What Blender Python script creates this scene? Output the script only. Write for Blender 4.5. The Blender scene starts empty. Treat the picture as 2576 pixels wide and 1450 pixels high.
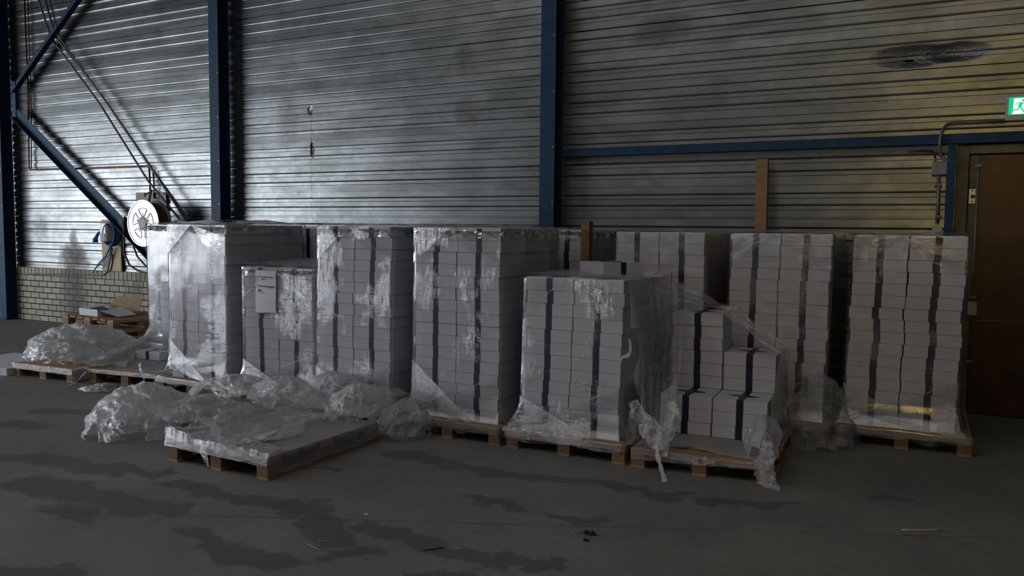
import bpy, math, random
from mathutils import Vector, Matrix, noise

# ------------------------------------------------------------------ camera
scn = bpy.context.scene
COL = scn.collection
IW, IH, FPX, EYE = 2576.0, 1450.0, 2078.0, 1.70
YAW, ROLL, PITCH = math.radians(28.1), 0.0098, math.atan((725 - 573.5) / FPX)
fwd = Vector((-math.sin(YAW) * math.cos(PITCH), math.cos(YAW) * math.cos(PITCH), -math.sin(PITCH)))
rgt = Vector((math.cos(YAW), math.sin(YAW), 0))
upv = rgt.cross(fwd)
cr, sr = math.cos(ROLL), math.sin(ROLL)
RGT, UPV = rgt * cr + upv * sr, upv * cr - rgt * sr
CAM = Vector((0, 0, EYE))
cd = bpy.data.cameras.new('camera')
cam = bpy.data.objects.new('camera', cd)
COL.objects.link(cam)
m3 = Matrix((RGT, UPV, -fwd)).transposed()
cam.matrix_world = Matrix.Translation(CAM) @ m3.to_4x4()
cd.sensor_width = 36.0
cd.lens = FPX / IW * 36.0
cd.clip_start, cd.clip_end = 0.05, 100
scn.camera = cam

# ------------------------------------------------------------------ light
scn.view_settings.view_transform = 'Standard'
scn.view_settings.look = 'None'
scn.view_settings.exposure = 0.0
scn.view_settings.gamma = 1.0
scn.cycles.max_bounces = 6
scn.cycles.diffuse_bounces = 3
scn.cycles.glossy_bounces = 3
scn.cycles.transparent_max_bounces = 16
scn.cycles.transmission_bounces = 2
scn.cycles.caustics_reflective = False
scn.cycles.caustics_refractive = False
scn.cycles.sample_clamp_indirect = 4.0
scn.cycles.use_adaptive_sampling = True
scn.cycles.adaptive_threshold = 0.04
world = bpy.data.worlds.new('sky')
scn.world = world
world.use_nodes = True
world.node_tree.nodes['Background'].inputs[0].default_value = (0.5, 0.62, 0.8, 1)
world.node_tree.nodes['Background'].inputs[1].default_value = 0.3


def area(name, loc, aim, sx, sy, power, color):
    l = bpy.data.lights.new(name, 'AREA')
    l.shape = 'RECTANGLE'
    l.size, l.size_y, l.energy, l.color = sx, sy, power, color
    o = bpy.data.objects.new(name, l)
    COL.objects.link(o)
    o.location = loc
    o.rotation_euler = (Vector(aim) - Vector(loc)).to_track_quat('-Z', 'Y').to_euler()
    return o


# daylight through the big loading door in the end wall, and one warm lamp far behind the camera
area('daylight_door', (-20.3, -1.2, 2.2), (-10, -0.9, 2.15), 12.0, 3.7, 1130, (0.88, 0.93, 1.0))
area('daylight_rear', (-7.0, -11.5, 3.2), (-5.5, 0, 1.6), 7.0, 3.6, 27, (0.97, 0.95, 1.0))
area('roof_fill', (-5.0, 0.3, 7.5), (-5.0, 0.5, 0), 14.0, 4.5, 195, (1.0, 0.965, 0.93))  # added overhead fill, hung under the closed ceiling
area('warm_lamp', (0.5, -6.0, 4.2), (0.9, 8.8, 3.0), 0.8, 2.6, 7, (1.0, 0.70, 0.20)).data.spread = math.radians(50)

R = random.Random(7)


# ------------------------------------------------------------------ picture helpers: pixel of the photo -> point of the place
def ray(x, y):
    return fwd + RGT * ((x - IW / 2) / FPX) + UPV * ((IH / 2 - y) / FPX)


def atz(x, y, z=0.0):
    d = ray(x, y)
    return CAM + d * ((z - EYE) / d.z)


def aty(x, y, Y):
    d = ray(x, y)
    return CAM + d * (Y / d.y)


def front_at(xl, xr, yt, w, a):
    dl, dr = ray(xl, yt), ray(xr, yt)
    ux, uy = w * math.cos(a), w * math.sin(a)
    # t*dl + u = s*dr
    det = dl.x * (-dr.y) + dr.x * dl.y
    t = (-ux * (-dr.y) + (-uy) * dr.x) / det
    return CAM + dl * t


# ------------------------------------------------------------------ mesh helpers
class MB:
    def __init__(s):
        s.v, s.f = [], []

    def add(s, vs, fs):
        n = len(s.v)
        s.v += [tuple(v) for v in vs]
        s.f += [tuple(i + n for i in f) for f in fs]

    def box(s, a, b, c=0.0, M=None):
        (x0, y0, z0), (x1, y1, z1) = a, b
        if c <= 0:
            vs = [(x0, y0, z0), (x1, y0, z0), (x1, y1, z0), (x0, y1, z0), (x0, y0, z1), (x1, y0, z1), (x1, y1, z1), (x0, y1, z1)]
            fs = [(0, 3, 2, 1), (4, 5, 6, 7), (0, 1, 5, 4), (1, 2, 6, 5), (2, 3, 7, 6), (3, 0, 4, 7)]
        else:  # chamfered
            vs, idx = [], {}
            xs, ys, zs = (x0, x1), (y0, y1), (z0, z1)
            for i in (0, 1):
                for j in (0, 1):
                    for k in (0, 1):
                        for ax in range(3):
                            p = [xs[i], ys[j], zs[k]]
                            for q, s_ in ((0, i), (1, j), (2, k)):
                                if q != ax:
                                    p[q] += c if s_ == 0 else -c
                            idx[(i, j, k, ax)] = len(vs)
                            vs.append(tuple(p))
            fs = []
            for ax in range(3):
                o1, o2 = [q for q in range(3) if q != ax]
                for s_ in (0, 1):
                    loop = []
                    for (p, q) in ((0, 0), (1, 0), (1, 1), (0, 1)):
                        key = [0, 0, 0]
                        key[ax], key[o1], key[o2] = s_, p, q
                        loop.append(idx[(key[0], key[1], key[2], ax)])
                    flip = (s_ == 0) ^ (ax == 1)
                    fs.append(tuple(reversed(loop)) if flip else tuple(loop))
            for ax in range(3):  # edges along ax
                o1, o2 = [q for q in range(3) if q != ax]
                for p in (0, 1):
                    for q in (0, 1):
                        k0, k1 = [0, 0, 0], [0, 0, 0]
                        k0[o1] = k1[o1] = p
                        k0[o2] = k1[o2] = q
                        k1[ax] = 1
                        fs.append((idx[tuple(k0) + (o1,)], idx[tuple(k1) + (o1,)], idx[tuple(k1) + (o2,)], idx[tuple(k0) + (o2,)]))
            for i in (0, 1):
                for j in (0, 1):
                    for k in (0, 1):
                        fs.append(tuple(idx[(i, j, k, ax)] for ax in range(3)))
        if M is not None:
            vs = [M @ Vector(v) for v in vs]
        s.add(vs, fs)
        return s

    def tube(s, pts, r, n=8, closed=False, caps=True):
        pts = [Vector(p) for p in pts]
        rs = r if isinstance(r, (list, tuple)) else [r] * len(pts)
        m = len(pts)
        vs, fs = [], []
        up = None
        for i, p in enumerate(pts):
            if closed:
                t = pts[(i + 1) % m] - pts[i - 1]
            else:
                t = pts[min(i + 1, m - 1)] - pts[max(i - 1, 0)]
            t.normalize()
            if up is None:
                up = Vector((0, 0, 1)) if abs(t.z) < 0.9 else Vector((0, 1, 0))
            a = t.cross(up)
            if a.length < 1e-5:
                a = t.orthogonal()
            a.normalize()
            b = a.cross(t)
            up = b
            for k in range(n):
                w = 2 * math.pi * k / n
                vs.append(p + (a * math.cos(w) + b * math.sin(w)) * rs[i])
        last = m if closed else m - 1
        for i in range(last):
            j = (i + 1) % m
            for k in range(n):
                fs.append((i * n + k, j * n + k, j * n + (k + 1) % n, i * n + (k + 1) % n))
        if not closed and caps:
            fs.append(tuple(range(n)))
            fs.append(tuple((m - 1) * n + k for k in reversed(range(n))))
        s.add(vs, fs)
        return s

    def lathe(s, prof, c, axis='y', n=48):
        """prof: (radius, height along axis)"""
        vs, fs = [], []
        for (r, h) in prof:
            for k in range(n):
                w = 2 * math.pi * k / n
                a, b = r * math.cos(w), r * math.sin(w)
                vs.append((c[0] + a, c[1] + h, c[2] + b) if axis == 'y' else (c[0] + a, c[1] + b, c[2] + h))
        for i in range(len(prof) - 1):
            for k in range(n):
                fs.append((i * n + k, i * n + (k + 1) % n, (i + 1) * n + (k + 1) % n, (i + 1) * n + k))
        s.add(vs, fs)
        return s

    def prism(s, poly, y0, y1):
        """polygon in xz extruded along y"""
        n = len(poly)
        vs = [(p[0], y0, p[1]) for p in poly] + [(p[0], y1, p[1]) for p in poly]
        fs = [tuple(range(n)), tuple(reversed(range(n, 2 * n)))]
        fs += [(i, i + n, (i + 1) % n + n, (i + 1) % n) for i in range(n)]
        s.add(vs, fs)
        return s

    def mesh(s, name, m, smooth=False):
        me = bpy.data.meshes.new(name)
        me.from_pydata(s.v, [], s.f)
        me.materials.append(m)
        if smooth:
            me.polygons.foreach_set('use_smooth', [True] * len(me.polygons))
        me.update()
        return me

    def build(s, name, m, parent=None, smooth=False, loc=None, rz=0.0):
        o = bpy.data.objects.new(name, s.mesh(name, m, smooth))
        COL.objects.link(o)
        if parent is not None:
            o.parent = parent
        if loc is not None:
            o.location = loc
        if rz:
            o.rotation_euler.z = rz
        return o


def tag(o, label=None, cat=None, group=None, kind=None):
    if label: o['label'] = label
    if cat: o['category'] = cat
    if group: o['group'] = group
    if kind: o['kind'] = kind
    return o


def struct(o, label=None):
    o['kind'] = 'structure'
    if label: o['label'] = label
    return o


def empty(name, loc=(0, 0, 0), rz=0.0):
    o = bpy.data.objects.new(name, None)
    COL.objects.link(o)
    o.location = loc
    o.rotation_euler.z = rz
    o.empty_display_size = 0.1
    return o


# ------------------------------------------------------------------ materials
def newmat(name):
    m = bpy.data.materials.new(name)
    m.use_nodes = True
    nt = m.node_tree
    return m, nt, nt.nodes['Principled BSDF'], nt.nodes['Material Output']


def nd(nt, t, **kw):
    n = nt.nodes.new(t)
    for k, v in kw.items():
        if k.startswith('i_'):
            n.inputs[k[2:].replace('_', ' ')].default_value = v
        else:
            setattr(n, k, v)
    return n


def mth(nt, op, a, b=None, c=None, clamp=False):
    n = nt.nodes.new('ShaderNodeMath')
    n.operation = op
    n.use_clamp = clamp
    for i, v in enumerate((a, b, c)):
        if v is None: continue
        if isinstance(v, (int, float)):
            n.inputs[i].default_value = v
        else:
            nt.links.new(v, n.inputs[i])
    return n.outputs[0]


def coords(nt, scale=(1, 1, 1), rot=(0, 0, 0), world=False):
    if world:
        g = nd(nt, 'ShaderNodeNewGeometry').outputs['Position']
    else:
        g = nd(nt, 'ShaderNodeTexCoord').outputs['Object']
    mp = nd(nt, 'ShaderNodeMapping')
    mp.inputs['Scale'].default_value = scale
    mp.inputs['Rotation'].default_value = rot
    nt.links.new(g, mp.inputs[0])
    return mp.outputs[0]


def noise_tex(nt, vec, scale, detail=4, rough=0.55, dist=0.0):
    n = nd(nt, 'ShaderNodeTexNoise')
    n.inputs['Scale'].default_value = scale
    n.inputs['Detail'].default_value = detail
    n.inputs['Roughness'].default_value = rough
    n.inputs['Distortion'].default_value = dist
    nt.links.new(vec, n.inputs['Vector'])
    return n.outputs['Fac']


def ramp(nt, fac, stops):
    r = nd(nt, 'ShaderNodeValToRGB')
    el = r.color_ramp.elements
    while len(el) < len(stops): el.new(0.5)
    for e, (p, c) in zip(el, stops):
        e.position = p
        e.color = (c, c, c, 1) if isinstance(c, (int, float)) else tuple(c) + (1,)
    nt.links.new(fac, r.inputs[0])
    return r.outputs[0]


def mixc(nt, fac, a, b, mode='MIX'):
    n = nd(nt, 'ShaderNodeMix', data_type='RGBA', blend_type=mode)
    for i, v in ((0, fac), (6, a), (7, b)):
        if isinstance(v, (int, float)):
            n.inputs[i].default_value = v
        elif isinstance(v, tuple):
            n.inputs[i].default_value = v + (1,) if len(v) == 3 else v
        else:
            nt.links.new(v, n.inputs[i])
    return n.outputs[2]


def bump(nt, h, strength, dist, normal=None):
    b = nd(nt, 'ShaderNodeBump')
    b.inputs['Strength'].default_value = strength
    b.inputs['Distance'].default_value = dist
    nt.links.new(h, b.inputs['Height'])
    if normal is not None: nt.links.new(normal, b.inputs['Normal'])
    return b.outputs[0]


def paint(name, col, rough=0.5, metal=0.0, var=0.25, scale=6.0, bmp=0.0, stretch=(1, 1, 1), world=False, spec=0.5):
    m, nt, p, out = newmat(name)
    v = coords(nt, stretch, world=world)
    f = noise_tex(nt, v, scale, 5, 0.6)
    dark = tuple(c * (1 - var) for c in col)
    lite = tuple(min(1, c * (1 + var * 0.6)) for c in col)
    nt.links.new(mixc(nt, ramp(nt, f, [(0.3, 0.0), (0.7, 1.0)]), dark, lite), p.inputs['Base Color'])
    p.inputs['Roughness'].default_value = rough
    p.inputs['Metallic'].default_value = metal
    p.inputs['Specular IOR Level'].default_value = spec
    if bmp:
        nt.links.new(bump(nt, f, bmp, 0.01), p.inputs['Normal'])
    return m


def wood_mat(name, a, b, rough=0.75):
    m, nt, p, out = newmat(name)
    geo = nd(nt, 'ShaderNodeObjectInfo')
    v = coords(nt, (2, 14, 14))
    f = noise_tex(nt, v, 3.0, 6, 0.65, 1.2)
    f2 = noise_tex(nt, coords(nt, (1, 1, 1), world=True), 2.3, 4)
    c = mixc(nt, ramp(nt, f, [(0.3, 0.0), (0.72, 1.0)]), b, a)
    c = mixc(nt, mth(nt, 'MULTIPLY', ramp(nt, f2, [(0.45, 0.0), (0.7, 1.0)]), 0.5), c, tuple(x * 0.45 for x in a))
    nt.links.new(c, p.inputs['Base Color'])
    p.inputs['Roughness'].default_value = rough
    nt.links.new(bump(nt, f, 0.3, 0.004), p.inputs['Normal'])
    return m


def cladding_mat():
    m, nt, p, out = newmat('galvanised_sheet')
    v = coords(nt)
    # small spangle and big patches of dull / bright zinc
    sp = nd(nt, 'ShaderNodeTexVoronoi')
    sp.inputs['Scale'].default_value = 34
    nt.links.new(v, sp.inputs['Vector'])
    n1 = noise_tex(nt, coords(nt, (0.9, 1, 2.2)), 1.5, 6, 0.62, 0.5)
    n2 = noise_tex(nt, coords(nt, (5, 1, 1.1)), 2.2, 6, 0.65, 0.6)
    n3 = noise_tex(nt, coords(nt, (1, 1, 1.4)), 9.0, 8, 0.7, 0.4)
    c = mixc(nt, ramp(nt, n1, [(0.38, 0.0), (0.60, 1.0)]), (0.18, 0.191, 0.189), (0.275, 0.29, 0.292))
    c = mixc(nt, mth(nt, 'MULTIPLY', ramp(nt, n3, [(0.4, 0.0), (0.75, 1.0)]), 0.45), c, (0.15, 0.157, 0.153))
    c = mixc(nt, mth(nt, 'MULTIPLY', ramp(nt, n2, [(0.62, 0.0), (0.72, 1.0)]), 0.35), c, (0.17, 0.175, 0.17))
    # soot and grime smears, last entry a painted shadow beside the second post (x, z, rx, rz)
    sep = nd(nt, 'ShaderNodeSeparateXYZ')
    nt.links.new(v, sep.inputs[0])
    dn = noise_tex(nt, v, 5.0, 6, 0.7)
    total = None
    for (x, z, rx, rz, k) in ((-13.1, 1.1, 0.45, 0.32, 0.85), (-13.1, 1.35, 0.14, 0.3, 0.7), (-5.35, 3.1, 0.28, 0.3, 0.6), (-5.4, 3.75, 0.22, 0.28, 0.6), (-2.9, 3.85, 0.45, 0.2, 0.55),
                              (-8.3, 3.2, 0.25, 0.5, 0.35), (-14.0, 1.6, 0.3, 0.3, 0.4), (-4.8, 2.6, 0.3, 0.15, 0.4), (-6.7, 3.6, 0.25, 0.3, 0.35), (-8.2, 4.2, 0.9, 0.22, 0.4), (-4.0, 3.2, 0.25, 1.8, 0.25)):
        dx = mth(nt, 'DIVIDE', mth(nt, 'SUBTRACT', sep.outputs[0], x), rx)
        dz = mth(nt, 'DIVIDE', mth(nt, 'SUBTRACT', sep.outputs[2], z), rz)
        d = mth(nt, 'ADD', mth(nt, 'MULTIPLY', dx, dx), mth(nt, 'MULTIPLY', dz, dz))
        d = mth(nt, 'ADD', d, mth(nt, 'MULTIPLY', mth(nt, 'SUBTRACT', dn, 0.5), 1.7))
        e = mth(nt, 'MULTIPLY', mth(nt, 'SUBTRACT', 1.0, d, clamp=True), k)
        total = e if total is None else mth(nt, 'MAXIMUM', total, e)
    c = mixc(nt, total, c, (0.10, 0.095, 0.085))
    hx = mth(nt, 'DIVIDE', mth(nt, 'SUBTRACT', sep.outputs[0], -0.453), 0.05)
    hz_ = mth(nt, 'DIVIDE', mth(nt, 'SUBTRACT', sep.outputs[2], 3.322), 0.013)
    hh_ = mth(nt, 'LESS_THAN', mth(nt, 'ADD', mth(nt, 'MULTIPLY', hx, hx), mth(nt, 'MULTIPLY', hz_, hz_)), 1.0)
    c = mixc(nt, hh_, c, (0.004, 0.004, 0.004))
    # rust-brown seam line
    w = noise_tex(nt, coords(nt, (1, 1, 3)), 2.5, 4)
    lx = mth(nt, 'ABSOLUTE', mth(nt, 'SUBTRACT', mth(nt, 'ADD', sep.outputs[0], mth(nt, 'MULTIPLY', mth(nt, 'SUBTRACT', w, 0.5), 0.12)), -7.86))
    line = mth(nt, 'MULTIPLY', mth(nt, 'LESS_THAN', lx, 0.008), mth(nt, 'LESS_THAN', sep.outputs[2], 3.2))
    c = mixc(nt, mth(nt, 'MULTIPLY', line, 0.6), c, (0.12, 0.08, 0.05))
    nt.links.new(c, p.inputs['Base Color'])
    p.inputs['Metallic'].default_value = 0.92
    r = mth(nt, 'ADD', 0.27, mth(nt, 'MULTIPLY', n3, 0.2))
    r = mth(nt, 'ADD', r, mth(nt, 'MULTIPLY', total, 0.35))
    nt.links.new(r, p.inputs['Roughness'])
    # oil-canning of thin sheet, plus dents
    big = noise_tex(nt, coords(nt, (0.3, 1, 2.4)), 1.6, 3)
    bn = bump(nt, big, 0.12, 0.05)
    dents = None
    for (x, z, rx, rz, k) in ((-7.85, 2.75, 0.04, 0.12, 0.7), (-7.88, 3.28, 0.05, 0.07, 0.25), (-0.42, 3.36, 0.42, 0.12, 0.6), (-0.05, 3.37, 0.3, 0.10, 0.5)):
        dx = mth(nt, 'DIVIDE', mth(nt, 'SUBTRACT', sep.outputs[0], x), rx)
        dz = mth(nt, 'DIVIDE', mth(nt, 'SUBTRACT', sep.outputs[2], z), rz)
        d = mth(nt, 'SUBTRACT', 1.0, mth(nt, 'ADD', mth(nt, 'ADD', mth(nt, 'MULTIPLY', dx, dx), mth(nt, 'MULTIPLY', dz, dz)), mth(nt, 'MULTIPLY', mth(nt, 'SUBTRACT', dn, 0.5), 0.5)), clamp=True)
        e = mth(nt, 'MULTIPLY', mth(nt, 'POWER', d, 1.6), -k)
        dents = e if dents is None else mth(nt, 'ADD', dents, e)
    bn = bump(nt, dents, 1.0, 0.06, bn)
    bn = bump(nt, n3, 0.06, 0.01, bn)
    nt.links.new(bn, p.inputs['Normal'])
    return m


def brick_mat(soldier=False):
    m, nt, p, out = newmat('glazed_soldier_brick' if soldier else 'glazed_brick')
    tc = nd(nt, 'ShaderNodeTexCoord')
    sep = nd(nt, 'ShaderNodeSeparateXYZ')
    nt.links.new(tc.outputs['Object'], sep.inputs[0])
    cb = nd(nt, 'ShaderNodeCombineXYZ')
    nt.links.new(sep.outputs[0], cb.inputs[0])
    nt.links.new(mth(nt, 'ADD', sep.outputs[2], 0.0), cb.inputs[1])
    b = nd(nt, 'ShaderNodeTexBrick')
    b.inputs['Scale'].default_value = 1.0
    b.inputs['Mortar Size'].default_value = 0.010
    b.inputs['Mortar Smooth'].default_value = 0.2
    b.inputs['Bias'].default_value = 0.0
    if soldier:
        b.offset = 0.0
        b.inputs['Brick Width'].default_value = 0.105
        b.inputs['Row Height'].default_value = 0.5
    else:
        b.inputs['Brick Width'].default_value = 0.235
        b.inputs['Row Height'].default_value = 0.1
    nt.links.new(cb.outputs[0], b.inputs['Vector'])
    b.inputs['Color1'].default_value = (0.46, 0.42, 0.34, 1)
    b.inputs['Color2'].default_value = (0.36, 0.33, 0.27, 1)
    b.inputs['Mortar'].default_value = (0.012, 0.011, 0.010, 1)
    n = noise_tex(nt, coords(nt), 2.0, 5, 0.6)
    c = mixc(nt, ramp(nt, n, [(0.50, 0.0), (0.78, 1.0)]), b.outputs['Color'], (0.10, 0.092, 0.078))
    st = nd(nt, 'ShaderNodeMapRange')
    st.inputs['From Min'].default_value, st.inputs['From Max'].default_value = 0.75, 0.1
    # black run-off stain below the sooty patch
    dx = mth(nt, 'DIVIDE', mth(nt, 'SUBTRACT', sep.outputs[0], -13.0), 0.45)
    e = mth(nt, 'SUBTRACT', 1.0, mth(nt, 'ADD', mth(nt, 'MULTIPLY', dx, dx), mth(nt, 'SUBTRACT', n, 0.35)), clamp=True)
    c = mixc(nt, mth(nt, 'MULTIPLY', e, 0.75), c, (0.06, 0.055, 0.05))
    nt.links.new(c, p.inputs['Base Color'])
    p.inputs['Roughness'].default_value = 0.6
    p.inputs['Specular IOR Level'].default_value = 0.12
    nt.links.new(bump(nt, mth(nt, 'SUBTRACT', 1.0, b.outputs['Fac']), 0.15, 0.003), p.inputs['Normal'])
    return m


def floor_mat():
    m, nt, p, out = newmat('worn_concrete')
    g = nd(nt, 'ShaderNodeNewGeometry').outputs['Position']
    n1 = noise_tex(nt, g, 0.9, 7, 0.62, 0.4)
    n2 = noise_tex(nt, g, 14.0, 8, 0.7)
    n3 = noise_tex(nt, g, 3.1, 6, 0.6, 0.3)
    c = mixc(nt, ramp(nt, n1, [(0.3, 0.0), (0.7, 1.0)]), (0.150, 0.146, 0.137), (0.235, 0.226, 0.208))
    c = mixc(nt, mth(nt, 'MULTIPLY', ramp(nt, n2, [(0.35, 0.0), (0.7, 1.0)]), 0.35), c, (0.12, 0.115, 0.105))
    # damp / oily streaks: chains of segments found on the floor
    dst = nd(nt, 'ShaderNodeTexNoise')
    dst.inputs['Scale'].default_value = 3.4
    dst.inputs['Detail'].default_value = 7
    dst.inputs['Roughness'].default_value = 0.68
    nt.links.new(g, dst.inputs['Vector'])
    off = nd(nt, 'ShaderNodeVectorMath', operation='SUBTRACT')
    nt.links.new(dst.outputs['Color'], off.inputs[0])
    off.inputs[1].default_value = (0.5, 0.5, 0.5)
    sc = nd(nt, 'ShaderNodeVectorMath', operation='SCALE')
    nt.links.new(off.outputs[0], sc.inputs[0])
    sc.inputs['Scale'].default_value = 0.55
    ad = nd(nt, 'ShaderNodeVectorMath', operation='ADD')
    nt.links.new(g, ad.inputs[0])
    nt.links.new(sc.outputs[0], ad.inputs[1])
    P = nd(nt, 'ShaderNodeVectorMath', operation='MULTIPLY')
    nt.links.new(ad.outputs[0], P.inputs[0])
    P.inputs[1].default_value = (1, 1, 0)
    segs = [((0, 1065), (95, 1072), .13), ((100, 1035), (330, 1045), .10), ((40, 1150), (180, 1168), .15), ((180, 1168), (300, 1195), .12), ((60, 1212), (420, 1285), .17), ((150, 1280), (220, 1310), .12),
            ((430, 1218), (590, 1255), .10), ((590, 1255), (770, 1272), .12), ((770, 1272), (870, 1365), .13), ((480, 1330), (590, 1395), .10), ((590, 1395), (715, 1420), .12), ((800, 1412), (930, 1388), .07),
            ((920, 1325), (1100, 1372), .09), ((1100, 1372), (1250, 1425), .10), ((1250, 1425), (1390, 1432), .07), ((1000, 1140), (1150, 1178), .12), ((1150, 1178), (1300, 1200), .10), ((1300, 1200), (1500, 1212), .09),
            ((1500, 1212), (1690, 1250), .10), ((1690, 1250), (1750, 1238), .05), ((1770, 1262), (1890, 1270), .07), ((1890, 1270), (2030, 1264), .04), ((1190, 1250), (1300, 1285), .09), ((1420, 1300), (1510, 1310), .07),
            ((1290, 1412), (1400, 1430), .10), ((300, 1170), (400, 1195), .08), ((760, 1182), (850, 1186), .05), ((1050, 1445), (1180, 1449), .08), ((2190, 1247), (2260, 1252), .04), ((0, 1440), (200, 1446), .12)]
    best = None
    for a, b, r in segs:
        A, B = atz(*a), atz(*b)
        A.z = B.z = 0
        L = (B - A).length
        u = (B - A) / L
        s1 = nd(nt, 'ShaderNodeVectorMath', operation='SUBTRACT')
        nt.links.new(P.outputs[0], s1.inputs[0])
        s1.inputs[1].default_value = A
        dt = nd(nt, 'ShaderNodeVectorMath', operation='DOT_PRODUCT')
        nt.links.new(s1.outputs[0], dt.inputs[0])
        dt.inputs[1].default_value = u
        cl = nd(nt, 'ShaderNodeClamp')
        cl.inputs['Max'].default_value = L
        nt.links.new(dt.outputs['Value'], cl.inputs['Value'])
        su = nd(nt, 'ShaderNodeVectorMath', operation='SCALE')
        su.inputs[0].default_value = u
        nt.links.new(cl.outputs[0], su.inputs['Scale'])
        ds = nd(nt, 'ShaderNodeVectorMath', operation='DISTANCE')
        nt.links.new(s1.outputs[0], ds.inputs[0])
        nt.links.new(su.outputs[0], ds.inputs[1])
        e = mth(nt, 'DIVIDE', ds.outputs['Value'], r)
        best = e if best is None else mth(nt, 'MINIMUM', best, e)
    stain = ramp(nt, best, [(0.62, 1.0), (1.0, 0.0)])
    st2 = mth(nt, 'MULTIPLY', ramp(nt, n3, [(0.60, 0.0), (0.68, 1.0)]), 0.4)
    stain = mth(nt, 'MAXIMUM', stain, st2)
    c = mixc(nt, mth(nt, 'MULTIPLY', stain, 0.62), c, (0.062, 0.060, 0.058))
    # saw-cut joint
    J = atz(1290, 1320)
    K = atz(1900, 1337)
    ang = math.atan2(K.y - J.y, K.x - J.x)
    nx, ny = -math.sin(ang), math.cos(ang)
    dd = nd(nt, 'ShaderNodeVectorMath', operation='DOT_PRODUCT')
    nt.links.new(g, dd.inputs[0])
    dd.inputs[1].default_value = (nx, ny, 0)
    jn = mth(nt, 'ABSOLUTE', mth(nt, 'SUBTRACT', mth(nt, 'ADD', dd.outputs['Value'], mth(nt, 'MULTIPLY', n2, 0.004)), J.x * nx + J.y * ny + 0.002))
    joint = mth(nt, 'MULTIPLY', mth(nt, 'LESS_THAN', jn, 0.004), ramp(nt, n3, [(0.35, 0.2), (0.6, 1.0)]))
    c = mixc(nt, joint, c, (0.035, 0.033, 0.03))
    # hairline cracks
    vr = nd(nt, 'ShaderNodeTexVoronoi', feature='DISTANCE_TO_EDGE')
    vr.inputs['Scale'].default_value = 0.35
    nt.links.new(ad.outputs[0], vr.inputs['Vector'])
    c = mixc(nt, mth(nt, 'MULTIPLY', mth(nt, 'LESS_THAN', vr.outputs['Distance'], 0.0012), 0.25), c, (0.05, 0.046, 0.04))
    nt.links.new(c, p.inputs['Base Color'])
    rr = mth(nt, 'SUBTRACT', mth(nt, 'ADD', 0.55, mth(nt, 'MULTIPLY', n2, 0.25)), mth(nt, 'MULTIPLY', stain, 0.14))
    nt.links.new(rr, p.inputs['Roughness'])
    p.inputs['Specular IOR Level'].default_value = 0.35
    nt.links.new(bump(nt, n2, 0.25, 0.006), p.inputs['Normal'])
    return m


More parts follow.
